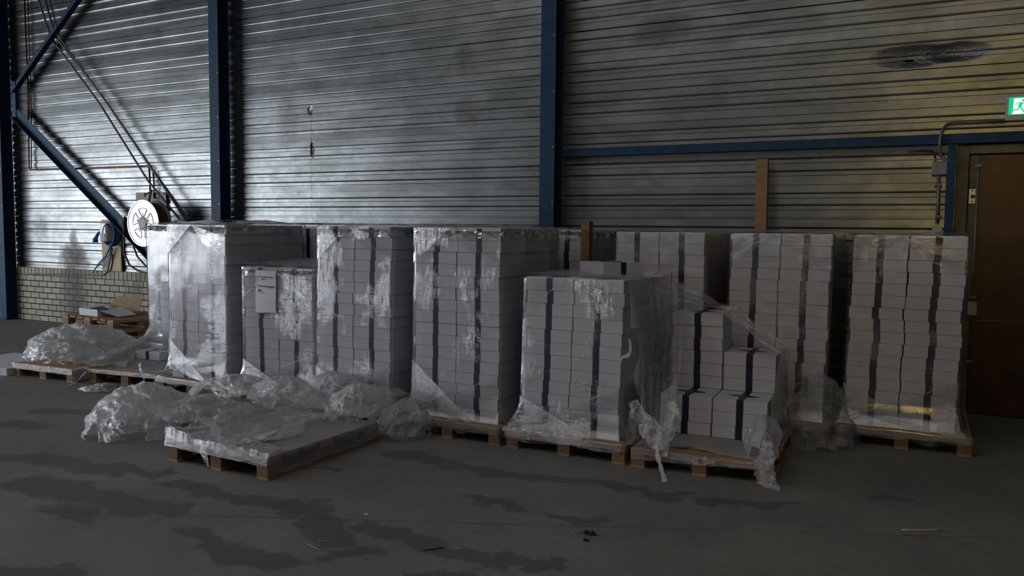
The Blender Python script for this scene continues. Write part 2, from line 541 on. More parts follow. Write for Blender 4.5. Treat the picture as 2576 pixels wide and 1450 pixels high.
def film_mat(name, base, streak, facing, rough, bstr, bscale, ribs=0.0, tint=(0.9, 0.92, 0.95), diffuse=0.35, gloss=2.2, calm=0.5, fine=1.0, sharp=1.0):
    m, nt, p, out = newmat(name)
    nt.nodes.remove(p)
    g = coords(nt, world=True)
    # creases: ridged streak noise running on the slant
    v1 = coords(nt, (9 * fine, 9 * fine, 2.2 * fine), (0.35, 0.5, 0.2), world=True)
    v2 = coords(nt, (3 * fine, 3 * fine, 26 * fine), (0.12, -0.16, 0.0), world=True)
    a = noise_tex(nt, v1, bscale, 6, 0.7, 0.8)
    b = noise_tex(nt, v2, bscale * 0.7, 5, 0.65, 0.5)
    ra = mth(nt, 'SUBTRACT', 1.0, mth(nt, 'ABSOLUTE', mth(nt, 'MULTIPLY', mth(nt, 'SUBTRACT', a, 0.5), 6.0)), clamp=True)
    rb = mth(nt, 'SUBTRACT', 1.0, mth(nt, 'ABSOLUTE', mth(nt, 'MULTIPLY', mth(nt, 'SUBTRACT', b, 0.5), 7.0)), clamp=True)
    zone = ramp(nt, noise_tex(nt, g, 2.3, 4), [(0.50, 0.0), (0.64, 1.0)])
    h = mth(nt, 'ADD', mth(nt, 'MULTIPLY', mth(nt, 'POWER', ra, sharp), 0.6 / fine), mth(nt, 'MULTIPLY', mth(nt, 'POWER', rb, sharp), 0.6 / fine))
    if ribs:
        wv = nd(nt, 'ShaderNodeTexWave', wave_type='BANDS', bands_direction='X')
        wv.inputs['Scale'].default_value = 14
        wv.inputs['Distortion'].default_value = 3.0
        wv.inputs['Detail'].default_value = 3
        nt.links.new(coords(nt, (1, 1, 0.25), world=True), wv.inputs['Vector'])
        h = mth(nt, 'ADD', h, mth(nt, 'MULTIPLY', wv.outputs['Fac'], ribs))
    h = mth(nt, 'MULTIPLY', h, mth(nt, 'ADD', calm, mth(nt, 'MULTIPLY', zone, 1.0 - calm)))
    nrm = bump(nt, h, bstr, 0.012)
    gl = nd(nt, 'ShaderNodeBsdfGlossy')
    gl.inputs['Color'].default_value = (1, 1, 1, 1)
    gl.inputs['Roughness'].default_value = rough
    nt.links.new(nrm, gl.inputs['Normal'])
    df = nd(nt, 'ShaderNodeBsdfDiffuse')
    df.inputs['Color'].default_value = tint + (1,)
    nt.links.new(nrm, df.inputs['Normal'])
    tl = nd(nt, 'ShaderNodeBsdfTranslucent')
    tl.inputs['Color'].default_value = tint + (1,)
    dt = nd(nt, 'ShaderNodeMixShader')
    dt.inputs[0].default_value = 0.4
    nt.links.new(df.outputs[0], dt.inputs[1])
    nt.links.new(tl.outputs[0], dt.inputs[2])
    fr_ = nd(nt, 'ShaderNodeLayerWeight')
    fr_.inputs['Blend'].default_value = 0.5
    nt.links.new(nrm, fr_.inputs['Normal'])
    fres = mth(nt, 'ADD', 0.04, mth(nt, 'MULTIPLY', mth(nt, 'POWER', fr_.outputs['Facing'], 5.0), 0.96))
    lw = nd(nt, 'ShaderNodeLayerWeight')
    lw.inputs['Blend'].default_value = 0.35
    nt.links.new(nrm, lw.inputs['Normal'])
    stv = mth(nt, 'MULTIPLY', mth(nt, 'POWER', mth(nt, 'MAXIMUM', ra, rb), 4.0), mth(nt, 'ADD', 0.12, mth(nt, 'MULTIPLY', zone, 0.9)))
    gfac = mth(nt, 'ADD', mth(nt, 'MULTIPLY', fres, gloss), mth(nt, 'MULTIPLY', stv, streak * 0.6), clamp=True)
    dfac = mth(nt, 'ADD', base, mth(nt, 'MULTIPLY', lw.outputs['Facing'], facing))
    dfac = mth(nt, 'ADD', dfac, mth(nt, 'MULTIPLY', stv, streak * diffuse), clamp=True)
    dfac = mth(nt, 'MINIMUM', dfac, 0.8)
    tr = nd(nt, 'ShaderNodeBsdfTransparent')
    tr.inputs['Color'].default_value = (0.985, 0.985, 0.985, 1)
    m1 = nd(nt, 'ShaderNodeMixShader')
    nt.links.new(gfac, m1.inputs[0])
    nt.links.new(tr.outputs[0], m1.inputs[1])
    nt.links.new(gl.outputs[0], m1.inputs[2])
    mx = nd(nt, 'ShaderNodeMixShader')
    nt.links.new(dfac, mx.inputs[0])
    nt.links.new(m1.outputs[0], mx.inputs[1])
    nt.links.new(dt.outputs[0], mx.inputs[2])
    nt.links.new(mx.outputs[0], out.inputs['Surface'])
    return m


def glow(name, col, e):
    m, nt, p, out = newmat(name)
    p.inputs['Base Color'].default_value = col + (1,)
    p.inputs['Emission Color'].default_value = col + (1,)
    p.inputs['Emission Strength'].default_value = e
    n = noise_tex(nt, coords(nt), 12, 2)
    nt.links.new(mth(nt, 'ADD', 0.35, mth(nt, 'MULTIPLY', n, 0.2)), p.inputs['Roughness'])
    return m


M = dict(
    clad=cladding_mat(), brick=brick_mat(), soldier=brick_mat(True), floor=floor_mat(),
    blue=paint('dark_blue_paint', (0.010, 0.046, 0.098), 0.6, 0, 0.35, 8, 0.1, world=True, spec=0.3),
    board=paint('white_board', (0.64, 0.635, 0.70), 0.62, 0, 0.07, 9, 0.03, spec=0.3),
    band=paint('navy_band', (0.010, 0.016, 0.045), 0.4, 0, 0.2, 30),
    sheet=paint('grey_board', (0.31, 0.295, 0.285), 0.7, 0, 0.15, 5, 0.05, world=True),
    kraft=paint('kraft_board', (0.30, 0.19, 0.105), 0.75, 0, 0.15, 7, 0.05),
    wood=wood_mat('pallet_wood', (0.47, 0.31, 0.17), (0.27, 0.17, 0.09)),
    orange=wood_mat('block_wood', (0.28, 0.17, 0.085), (0.17, 0.10, 0.048)),
    plank=wood_mat('pine_plank', (0.36, 0.225, 0.115), (0.22, 0.12, 0.055)),
    paper=paint('notice_paper', (0.74, 0.74, 0.80), 0.55, 0, 0.04, 12),
    ink=paint('black_ink', (0.03, 0.03, 0.04), 0.6, 0, 0.2, 30),
    reelwhite=paint('mauve_white_enamel', (0.93, 0.84, 0.93), 0.3, 0.45, 0.05, 6),
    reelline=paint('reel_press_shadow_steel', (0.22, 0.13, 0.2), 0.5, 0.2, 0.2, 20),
    maroon=paint('maroon_rubber', (0.085, 0.018, 0.014), 0.45, 0, 0.25, 14),
    grey=paint('grey_enamel', (0.22, 0.22, 0.23), 0.5, 0.2, 0.2, 8),
    plate=paint('dull_green_grey_plate', (0.15, 0.15, 0.12), 0.55, 0.3, 0.2, 8),
    rubber=paint('black_rubber', (0.012, 0.012, 0.013), 0.5, 0, 0.2, 12),
    copper=paint('oxidised_copper', (0.16, 0.055, 0.028), 0.42, 0.6, 0.4, 18),
    cable=paint('blue_cable', (0.016, 0.10, 0.30), 0.4, 0, 0.25, 14),
    casing=paint('pale_grey_casing', (0.42, 0.43, 0.42), 0.45, 0, 0.1, 10),
    bright=paint('light_grey_casing', (0.62, 0.63, 0.62), 0.4, 0.1, 0.08, 10),
    label=paint('grey_cover', (0.16, 0.16, 0.19), 0.4, 0, 0.1, 10),
    ply=paint('pale_plywood', (0.50, 0.41, 0.28), 0.65, 0, 0.15, 5, 0.05, (6, 6, 1)),
    conduit=paint('grey_conduit', (0.16, 0.16, 0.155), 0.5, 0.3, 0.25, 10),
    door=paint('brown_steel_door', (0.05, 0.018, 0.010), 0.38, 0.15, 0.55, 5, 0.25, world=True),
    frame=paint('grimy_frame', (0.12, 0.105, 0.065), 0.5, 0.3, 0.4, 7, 0.2, world=True),
    steel=paint('bright_steel', (0.62, 0.58, 0.46), 0.4, 0.5, 0.15, 20),
    dull=paint('dull_hall_paint', (0.12, 0.12, 0.12), 0.8, 0, 0.2, 1.5),
    dark=paint('dark_ceiling', (0.07, 0.07, 0.075), 0.85, 0, 0.2, 1.5),
    straw=paint('pale_litter', (0.45, 0.42, 0.36), 0.7, 0, 0.2, 20),
    leaf=paint('dead_leaf', (0.022, 0.012, 0.008), 0.7, 0, 0.3, 30),
    green=glow('sign_green', (0.0, 0.50, 0.22), 0.95),
    lit=glow('sign_white', (0.80, 1.0, 0.85), 1.0),
    film=film_mat('stretch_film', 0.004, 0.42, 0.01, 0.085, 0.34, 1.3, ribs=0.04, diffuse=0.28, gloss=1.9, calm=0.06, fine=2.4, sharp=3.0),
    fold=film_mat('layered_film', 0.07, 0.45, 0.10, 0.16, 0.5, 1.5, ribs=0.2, diffuse=0.45, gloss=3.6, fine=1.8, sharp=2.0),
    crumple=film_mat('crumpled_film', 0.15, 0.75, 0.34, 0.09, 0.9, 1.7, diffuse=0.45, gloss=3.0, sharp=1.5),
    lightfilm=film_mat('loose_film', 0.055, 0.55, 0.22, 0.11, 0.8, 1.5, diffuse=0.40, gloss=2.2, sharp=1.5),
    edgefilm=film_mat('wrapped_edge_film', 0.36, 0.60, 0.2, 0.15, 0.8, 1.9, diffuse=0.5, gloss=3.5, fine=1.5),
)

# ================================================================== the setting
WY = 8.82           # inner face of the cladding
PZ = 0.93           # top of the brick plinth
SEAM, MOD = 1.815, 0.705
ROOM = (-20.5, 6.0, -12.0, WY)

fl = MB()
fl.box((ROOM[0] - .2, ROOM[2] - .2, -0.12), (ROOM[1] + .2, WY + .3, 0.0))
struct(fl.build('floor', M['floor']))


def profile(z0, z1):
    pts = []
    k0 = math.floor((z0 - SEAM) / MOD) - 1
    one = [(0.0, 0.0), (0.004, 0.030), (0.016, 0.030), (0.018, -0.014), (0.034, -0.014), (0.040, 0.0)]
    for a in (0.13, 0.30):
        one += [(a, 0.0), (a + .010, 0.010), (a + .062, 0.010), (a + .078, 0.0022), (a + .092, 0.0)]
    one += [(0.487, 0.002), (0.489, 0.024), (0.498, 0.024), (0.500, -0.004)]
    for a in (0.62, 0.80):
        one += [(a, 0.0), (a + .010, 0.010), (a + .062, 0.010), (a + .078, 0.0022), (a + .092, -0.0008)]
    for k in range(k0, k0 + 14):
        for fz, y in one:
            z = SEAM + MOD * (k + fz)
            if z0 < z < z1: pts.append((z, y))
    return [(z0, 0.0)] + pts + [(z1, 0.0)]


wb = MB()
DX = 0.03           # the door bay starts here
for (xa, xb, z0, z1) in ((ROOM[0], DX, PZ, 7.6), (DX, ROOM[1], 2.56, 7.6)):
    pr = profile(z0, z1)
    n = len(pr)
    vs = [(xa, WY + y, z) for z, y in pr] + [(xb, WY + y, z) for z, y in pr]
    wb.add(vs, [(i, i + n, i + n + 1, i + 1) for i in range(n - 1)])
wb.box((ROOM[0], WY + .06, PZ), (DX, WY + .18, 7.6))
wb.box((DX, WY + .06, 2.56), (ROOM[1], WY + .18, 7.6))
wb.box((1.75, WY, 0), (ROOM[1], WY + .18, 2.56))
struct(wb.build('wall_back', M['clad']), 'ribbed galvanised sheet cladding of the hall')

# small screws on the cladding
# brick plinth with a soldier course
pl = MB()
for xa, xb in ((-14.62, -9.53), (-9.33, -4.24), (-4.04, -0.1)):
    pl.box((xa, WY - 0.07, 0), (xb, WY + .05, 0.80), 0.0)
for xa, xb in ((-9.53, -9.33), (-4.24, -4.04), (ROOM[0], -14.62)):
    pl.box((xa, WY - 0.02, 0), (xb, WY + .05, 0.80), 0.0)
plo = struct(pl.build('wall_base', M['brick']), 'low white glazed brick plinth below the cladding')
so = MB()
for xa, xb in ((-14.62, -9.53), (-9.33, -4.24), (-4.04, -0.1)):
    so.box((xa, WY - 0.075, 0.80), (xb, WY + .05, PZ), 0.004)
struct(so.build('trim_1', M['soldier']), 'upright brick coping course')

ce = MB()
ce.box((ROOM[0], ROOM[2], 7.6), (ROOM[1], WY + .2, 7.75))
struct(ce.build('ceiling', M['dark']))
wl = MB()      # end wall with the loading door opening
x0, x1 = ROOM[0] - .2, ROOM[0]
wl.box((x0, ROOM[2], 0), (x1, -7.3, 7.6))
wl.box((x0, 5.0, 0), (x1, WY, 7.6))
wl.box((x0, -7.3, 4.2), (x1, 5.0, 7.6))
struct(wl.build('wall_left', M['dull']))
wr = MB()
wr.box((ROOM[1], ROOM[2], 0), (ROOM[1] + .2, WY + .2, 7.6))
struct(wr.build('wall_right', M['dull']))
wf = MB()      # wall behind the camera
y0, y1 = ROOM[2] - .2, ROOM[2]
wf.box((ROOM[0], y0, 0), (-10.5, y1, 7.6))
wf.box((-3.5, y0, 0), (ROOM[1], y1, 7.6))
wf.box((-10.5, y0, 0), (-3.5, y1, 1.4))
wf.box((-10.5, y0, 5.0), (-3.5, y1, 7.6))
struct(wf.build('wall_front', M['dull']))


# ------------------------------------------------------------------ steel
def column(x, label):
    b = MB()
    w, d, t = 0.095, 0.19, 0.012
    yf = WY - 0.27
    b.box((x - w, yf, 0), (x + w, yf + t, 7.6), 0.002)
    b.box((x - w, yf + d, 0), (x + w, yf + d + t, 7.6), 0.002)
    b.box((x - 0.005, yf + t, 0), (x + 0.005, yf + d, 7.6))
    o = tag(b.build('steel_column', M['blue']), label, 'column', 'blue steel posts along the cladding')
    f = MB()
    f.box((x - .13, yf - .03, 0), (x + .13, yf + d + .04, 0.018), 0.002)
    f.build('base_plate', M['blue'], o)
    for k in range(7):
        s = MB()
        zz = 2.0 + k * 0.62
        s.tube([(x + w - .02, yf - .008, zz), (x + w - .02, yf + .004, zz)], 0.008, 6)
        s.build('bolt', M['steel'], o)
    return o


CX = (-14.715, -9.43, -4.13)
c0 = column(CX[0], 'dark blue steel post at the end of the brick plinth, holding two diagonal braces')
c1 = column(CX[1], 'dark blue steel post behind the tall stacks, first from the hose reel')
c2 = column(CX[2], 'dark blue steel post where the horizontal blue rail begins')

YB = WY - 0.16


def bar(p, q, w=0.05, t=0.008, name='brace', m=None):
    """steel angle between two points in the brace plane"""
    p, q = Vector(p), Vector(q)
    d = (q - p).normalized()
    n = Vector((0, -1, 0))
    s = d.cross(n).normalized()
    b = MB()
    for (o1, o2, e1, e2) in ((-w, w, 0, t), (w - t, w, 0, -0.08)):
        vs = []
        for P in (p, q):
            for (a, e) in ((o1, e1), (o2, e1), (o2, e2), (o1, e2)):
                vs.append(P + s * a + n * (-e))
        b.add(vs, [(0, 1, 2, 3), (7, 6, 5, 4), (0, 4, 5, 1), (1, 5, 6, 2), (2, 6, 7, 3), (3, 7, 4, 0)])
    return b


def on(x, y, Y):
    return aty(x, y, Y)


pA = on(36, 225, YB); pA2 = on(300, -150, YB)
b1 = bar(pA, pA2, 0.08).build('brace', M['blue'])
tag(b1, 'dark blue steel brace rising steeply from the end post to the roof', 'brace', 'diagonal wall braces')
pB = on(40, 285, YB); pB2 = on(460, 720, YB)
b2 = bar(pB, pB2, 0.085).build('brace', M['blue'])
tag(b2, 'dark blue steel brace falling from the end post behind the hose reel', 'brace', 'diagonal wall braces')
gs = MB()
g1, g2 = on(30, 205, YB - .02), on(36, 300, YB - .02)
gs.box((g1.x - .04, YB - .012, g2.z), (g1.x + .07, YB + .01, g1.z), 0.002)
gs.build('gusset_plate', M['blue'], b2)
gs = MB()
g = on(306, 562, YB - .02)
gs.box((g.x - .10, YB - .02, g.z - .10), (g.x + .13, YB - .012, g.z + .09), 0.002)
gs.build('gusset_plate', M['blue'], b2)

# three slanted conduits and one more thin one
for i, (pts, r) in enumerate(((((78, -60), (128, 95), (250, 260), (372, 455), (452, 552)), .012), (((95, -60), (140, 92), (262, 250), (382, 425), (474, 553)), .014),
                              (((110, -60), (148, 92), (275, 268), (392, 440), (468, 555)), .010))):
    t = MB()
    t.tube([on(x, y, WY - .10 - .03 * i) for x, y in pts], r * 1.35, 8)
    o = t.build('slanted_conduit', M['conduit'], smooth=True)
    tag(o, ['thin grey conduit slanting to the hose reel, lowest of the three', 'thickest grey conduit slanting to the hose reel, topmost of three', 'thin grey conduit slanting to the hose reel, middle of three'][i], 'conduit', 'slanted conduits')

# horizontal blue rail and door jamb
YR = WY - 0.12
ra, rb = on(1400, 377, YR), on(1400, 391, YR)
rl = MB()
rl.box((CX[2] + .095, YR, 2.515), (1.9, YR + .012, 2.60), 0.002)
rl.box((CX[2] + .095, YR + .012, 2.590), (1.9, WY - .015, 2.60), 0.0)
rl.box((CX[2] + .095, YR + .012, 2.515), (1.9, WY - .015, 2.525), 0.0)
ro = tag(rl.build('steel_rail', M['blue']), 'long blue steel channel running level from the post over the door', 'rail')
jb = MB()
jb.box((-0.09, YR, 0), (-0.015, YR + .01, 2.51), 0.002)
jb.box((-0.09, YR + .01, 0), (-0.08, WY - .02, 2.51))
tag(jb.build('steel_jamb', M['blue']), 'upright blue steel channel beside the brown door', 'jamb')
gr = MB()      # thin grey strip standing in for the shadow gap below the rail
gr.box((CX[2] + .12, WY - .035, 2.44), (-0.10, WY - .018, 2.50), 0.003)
tag(gr.build('shadow_strip', M['conduit']), 'grey strip standing in for the dark shadow gap under the long blue rail', 'shadow strip')

# ------------------------------------------------------------------ door
fr = MB()
fr.box((-0.01, WY - .06, 0), (0.09, WY + .1, 2.50), 0.004)
fr.box((0.09, WY - .06, 2.42), (1.75, WY + .1, 2.50), 0.004)
fr.box((1.65, WY - .06, 0), (1.75, WY + .1, 2.42), 0.004)
fr.box((-0.02, WY + .08, 0), (1.80, WY + .12, 2.60))  # added backing panel, stops outside light leaking through the door gaps
dfm = struct(fr.build('door_frame', M['frame']), 'grimy metal frame around the brown door')
dr = empty('door_1', (0, 0, 0))
struct(dr, 'dark brown steel door under the exit sign')
d_ = MB()
d_.box((0.17, WY - .045, 0.01), (1.64, WY + .03, 2.41), 0.004)
d_.build('door_leaf', M['door'], dr)
d_ = MB()
d_.box((0.095, WY - .04, 0.01), (0.165, WY + .03, 2.41), 0.003)
st_ = d_.build('closing_stile', M['frame'], dr)
d_ = MB()
d_.box((0.10, WY - .052, 1.965), (0.155, WY - .041, 2.10), 0.002)
hp = d_.build('lock_plate', M['steel'], dr)
k = MB()
k.lathe([(0.0, -0.012), (0.016, -0.012), (0.018, 0.0)], (0.133, WY - .052, 2.03), 'y', 16)
k.build('keyhole', M['rubber'], hp)
for zz in (1.985, 2.083):
    k = MB(); k.lathe([(0.0, -0.004), (0.006, -0.004), (0.007, 0.0)], (0.128, WY - .052, zz), 'y', 10)
    k.build('screw', M['rubber'], hp)
k = MB()
k.tube([(0.168, WY - .075, 0.35), (0.168, WY - .075, 2.40)], 0.011, 8)
rod = k.build('bolt_rod', M['conduit'], dr, True)
for zz in (2.31, 1.1, 0.5):
    k = MB(); k.box((0.135, WY - .09, zz - .015), (0.20, WY - .045, zz + .015), 0.003)
    k.build('rod_guide', M['conduit'], rod)
k = MB(); k.box((0.13, WY - .10, 0.93), (0.21, WY - .05, 1.06), 0.006); k.build('latch', M['casing'], dr)
k = MB(); k.box((0.175, WY - .055, 0.88), (1.63, WY - .044, 0.895), 0.001); k.build('rail_strip', M['frame'], dr)

# ------------------------------------------------------------------ exit sign
sg = empty('exit_sign', (0, 0, 0))
tag(sg, 'lit green and white emergency exit sign with running figure above the door', 'sign')
YS = WY - 0.02
sx, sz = 0.365 * YS / 8.8, 0
tl = on(2532, 238, YS - .06); bl = on(2530, 304, YS - .06)
x0, zt, zb = tl.x, tl.z, bl.z
b = MB(); b.box((x0, YS - .06, zb), (x0 + .40, YS, zt), 0.006); b.build('sign_housing', M['casing'], sg)
px0, pz1 = on(2539, 246, YS - .062).x, on(2539, 246, YS - .062).z
un = 0.000222
b = MB(); b.box((px0, YS - .066, pz1 - 680 * un), (px0 + 1480 * un, YS - .060, pz1), 0.0); pn = b.build('green_panel', M['green'], sg)
b = MB()
b.prism([(px0 + 165 * un, pz1 - 45 * un), (px0 + 1320 * un, pz1 - 45 * un), (px0 + 1320 * un, pz1 - 670 * un), (px0 + 110 * un, pz1 - 670 * un), (px0 + 150 * un, pz1 - 600 * un)], YS - .068, YS - .0655)
b.build('white_doorway', M['lit'], pn)


def S(u, v): return (px0 + (u - 370) * un, pz1 - (v - 330) * un)


def stroke(b, pts, w, y=YS - .0705):
    for (p, q) in zip(pts[:-1], pts[1:]):
        p, q = Vector(S(*p)), Vector(S(*q))
        d = (q - p).normalized()
        s = Vector((-d.y, d.x)) * (w * un / 2)
        e = d * (w * un / 4)
        b.prism([tuple(p + s - e), tuple(q + s + e), tuple(q - s + e), tuple(p - s - e)], y, YS - .0675)


b = MB()
cx, cz = S(850, 467)
b.prism([(cx + 46 * un * math.cos(t * math.pi / 8), cz + 46 * un * math.sin(t * math.pi / 8)) for t in range(16)], YS - .0705, YS - .0675)
stroke(b, [(600, 650), (670, 562), (850, 557), (925, 635), (1010, 635)], 30)
stroke(b, [(800, 570), (735, 720)], 110)
stroke(b, [(725, 720), (695, 828), (490, 842)], 42)
stroke(b, [(765, 700), (890, 912)], 50)
stroke(b, [(830, 975), (905, 950)], 16)
b.build('running_figure', M['green'], pn)

# ------------------------------------------------------------------ conduit, junction box and cables near the door
YC = WY - 0.05
jx = empty('junction_box', (0, 0, 0))
tag(jx, 'square grey junction box with cables beside the door jamb', 'junction box')
a = on(2345, 407, YC - .05); c = on(2383, 440, YC - .05)
b = MB(); b.box((a.x, YC - .05, c.z), (c.x, YC + .02, a.z), 0.008); b.build('casing', M['grey'], jx)
for xx in (2352, 2376):
    g = on(xx, 404, YC - .02)
    b = MB(); b.tube([(g.x, YC - .02, g.z - .01), (g.x, YC - .02, g.z + .022)], 0.013, 8); b.build('cable_gland', M['conduit'], jx)
b = MB()
b.tube([on(x, y, YC - .02) for x, y in ((2362, 441), (2361, 500), (2358, 562))], 0.017, 10)
cdt = b.build('conduit_pipe', M['conduit'], smooth=True)
tag(cdt, 'vertical grey conduit pipe dropping from the square junction box', 'conduit')
for yy in (466, 545):
    g = on(2361, yy, YC - .02)
    b = MB(); b.box((g.x - .03, YC - .04, g.z - .012), (g.x + .03, YC + .04, g.z + .012), 0.003); b.build('pipe_clip', M['conduit'], cdt)
b = MB()
b.tube([on(x, y, YR - .018) if y > 320 and y < 385 else on(x, y, YC - .01) for x, y in ((2530, 304), (2470, 306), (2400, 309), (2382, 313), (2372, 325), (2366, 345), (2364, 372), (2366, 388), (2374, 396), (2376, 405))], 0.014, 10)
tag(b.build('power_cable', M['conduit'], smooth=True), 'thick grey cable curving from the exit sign down over the blue rail', 'cable')
b = MB()
b.tube([on(x, y, YC - .01) for x, y in ((2285, 381), (2325, 379), (2345, 381), (2352, 390), (2353, 405))], 0.009, 8)
tag(b.build('power_cable', M['rubber'], smooth=True), 'thin black cable running under the blue rail into the junction box', 'cable')
a = on(2346, 570, YC - .05)
b = MB(); b.box((a.x, YC - .06, a.z - .13), (a.x + .085, YC + .02, a.z), 0.008)
tag(b.build('wall_socket', M['casing']), 'small pale socket box at the lower end of the conduit', 'socket')

# ------------------------------------------------------------------ planks
a, c = on(1905, 402, WY - .14), on(1900, 584, WY - .25)
b = MB()
dirp = (a - c)
foot = c - dirp * ((c.z - 0.0) / dirp.z)
w2 = 0.115
n = dirp.normalized()
side = Vector((1, 0, 0))
th = Vector((0, -0.045, 0))
nseg = 8
for i in range(nseg):
    pass
vs = []
for P in (foot, a):
    for s_, t_ in ((0, 0), (w2, 0), (w2, 1), (0, 1)):
        vs.append(P + side * s_ + th * t_)
b.add(vs, [(0, 1, 2, 3), (7, 6, 5, 4), (0, 4, 5, 1), (1, 5, 6, 2), (2, 6, 7, 3), (3, 7, 4, 0)])
tag(b.build('wooden_plank', M['plank']), 'tall orange-brown plank leaning on the cladding between two back stacks', 'plank')

# ------------------------------------------------------------------ copper pipes
b = MB()
b.tube([on(x, y, WY - .06) for x, y in ((60, -40), (70, 200), (73, 420), (76, 427), (220, 423), (368, 418), (375, 421), (377, 450), (378, 484))], 0.014, 8)
tag(b.build('copper_pipe', M['copper'], smooth=True), 'thin copper pipe coming down and running level to the hose reel', 'pipe')
b = MB()
b.tube([on(x, y, WY - .05) for x, y in ((68, -40), (76, 180), (79, 300), (79, 424))], 0.009, 8)
tag(b.build('copper_pipe', M['rubber'], smooth=True), 'thin dark pipe running straight down close beside the copper pipe', 'pipe')
b = MB()
b.tube([on(x, y, WY - .05) for x, y in ((385, 430), (387, 455), (388, 500))], 0.012, 8)
tag(b.build('copper_pipe', M['rubber'], smooth=True), 'short dark pipe end dropping to the plate behind the hose reel', 'pipe')

# ------------------------------------------------------------------ fire hose reel
hr = empty('hose_reel', on(360, 562, 8.30))
tag(hr, 'white fire hose reel with dark red hose on the ribbed wall', 'hose reel')
org = hr.location.copy()


def L(v): return Vector(v) - org


RR = 0.345
b = MB()
b.lathe([(0.0, 0.0), (0.078, 0.0), (0.082, -0.012), (0.10, -0.006), (0.108, 0.0), (0.322, 0.0), (0.328, -0.008), (0.347, -0.008), (0.35, 0.004), (0.345, 0.012), (0.0, 0.012)], (0, 0, 0), 'y', 72)
dsc = b.build('reel_disc', M['reelwhite'], hr)
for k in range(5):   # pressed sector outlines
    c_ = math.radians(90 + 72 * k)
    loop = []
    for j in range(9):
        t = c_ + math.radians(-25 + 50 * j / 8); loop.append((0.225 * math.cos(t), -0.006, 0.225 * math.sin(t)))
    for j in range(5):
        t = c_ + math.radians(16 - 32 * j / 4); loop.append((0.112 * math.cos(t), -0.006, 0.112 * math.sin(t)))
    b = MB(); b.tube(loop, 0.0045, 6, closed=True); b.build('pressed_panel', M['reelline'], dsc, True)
    b = MB(); x_, z_ = 0.137 * math.cos(c_), 0.137 * math.sin(c_)
    b.lathe([(0.0, -0.006), (0.010, -0.006), (0.011, 0.004)], (x_, 0, z_), 'y', 12); b.build('hole', M['rubber'], dsc)
b = MB(); b.lathe([(0.0, -0.014), (0.072, -0.014), (0.078, 0.0)], (0, 0, 0), 'y', 40); b.build('hub', M['grey'], hr)
b = MB()
for i in range(7):
    y = 0.035 + i * 0.027
    b.tube([((0.285 + 0.01 * (i % 2)) * math.cos(t * math.pi / 24), y, (0.285 + 0.01 * (i % 2)) * math.sin(t * math.pi / 24)) for t in range(48)], 0.0145, 8, closed=True)
b.lathe([(0.27, 0.012), (0.27, 0.22)], (0, 0, 0), 'y', 40)
b.build('wound_hose', M['maroon'], hr, True)
b = MB(); b.lathe([(0.0, 0.222), (0.34, 0.222), (0.345, 0.230), (0.335, 0.238), (0.0, 0.238)], (0, 0, 0), 'y', 64); b.build('rear_disc', M['grey'], hr, True)
b = MB()
p0, p1 = on(342, 485, WY - .03), on(420, 560, WY - .03)
b.box((p0.x - org.x, WY - .035 - org.y, p1.z - .25 - org.z), (p1.x - org.x, WY - .02 - org.y, p0.z - org.z), 0.003)
bp = b.build('back_plate', M['plate'], hr)
b = MB(); s0 = on(391, 488, WY - .04); b.box((s0.x - org.x - .02, WY - .038 - org.y, s0.z - .05 - org.z), (s0.x + .045 - org.x, WY - .035 - org.y, s0.z + .0 - org.z)); b.build('sticker', M['reelwhite'], bp)
b = MB(); b.tube([(0, 0.238, 0), (0, WY - .035 - org.y, 0)], 0.05, 16); b.build('axle', M['grey'], hr)
v0 = L(on(378, 482, WY - .10))
b = MB(); b.tube([v0 + Vector((0, 0.03, 0.02)), v0 + Vector((0, 0, -0.02)), v0 + Vector((0, -.03, -.16))], 0.022, 10); vl = b.build('valve', M['grey'], hr, True)
b = MB(); q = L(on(364, 491, WY - .14)); b.tube([q + Vector((0.035 * math.cos(t * .785), -0.02 * math.cos(t * .785), 0.028 * math.sin(t * .785))) for t in range(8)], 0.007, 6, closed=True)
b.tube([q, v0], 0.009, 6); b.build('valve_wheel', M['rubber'], vl, True)
b = MB()
b.tube([L(on(x, y, 8.62)) for x, y in ((314, 545), (311, 590), (313, 640), (326, 668), (348, 682), (385, 690), (430, 680), (440, 640))], 0.017, 10)
b.build('hanging_hose', M['maroon'], hr, True)
b = MB()
b.tube([L(on(x, y, 8.66)) for x, y in ((322, 575), (332, 610), (345, 645), (365, 668), (400, 690), (430, 700))], 0.014, 10)
b.build('hanging_hose', M['rubber'], hr, True)
b = MB(); q = L(on(306, 558, 8.55)); b.tube([q + Vector((-.03, 0, .02)), q + Vector((.02, 0, 0)), q + Vector((.03, 0, -.05))], 0.012, 8); b.build('hose_guide', M['grey'], hr, True)

# ------------------------------------------------------------------ socket box with blue cable on a board
bd0, bd1 = on(257, 553, WY - .03), on(308, 681, WY - .03)
b = MB(); b.box((bd0.x, WY - .05, PZ + .003), (bd1.x - .0, WY - .022, bd0.z), 0.003)
tag(b.build('plywood_board', M['ply']), 'pale plywood board standing on the brick plinth behind the blue cable', 'board')
YX = WY - .05
sb = empty('socket_cabinet', (0, 0, 0))
tag(sb, 'pale grey socket box mounted on plywood beside the hose reel', 'socket box')
q0, q1 = on(249, 559, YX - .15), on(273, 610, YX - .15)
b = MB(); b.box((q0.x, YX - .15, q1.z), (q0.x + .17, YX, q0.z), 0.02); b.build('casing', M['bright'], sb)
b = MB(); b.box((q0.x + .02, YX - .156, q1.z + .015), (q0.x + .14, YX - .148, q1.z + .14), 0.004); b.build('cover_flap', M['label'], sb)
bc = empty('cable_coil', (0, 0, 0))
tag(bc, 'coil of blue cable with blue plug hanging on the socket box', 'cable')
b = MB()
cc = on(283, 588, YX - .10)
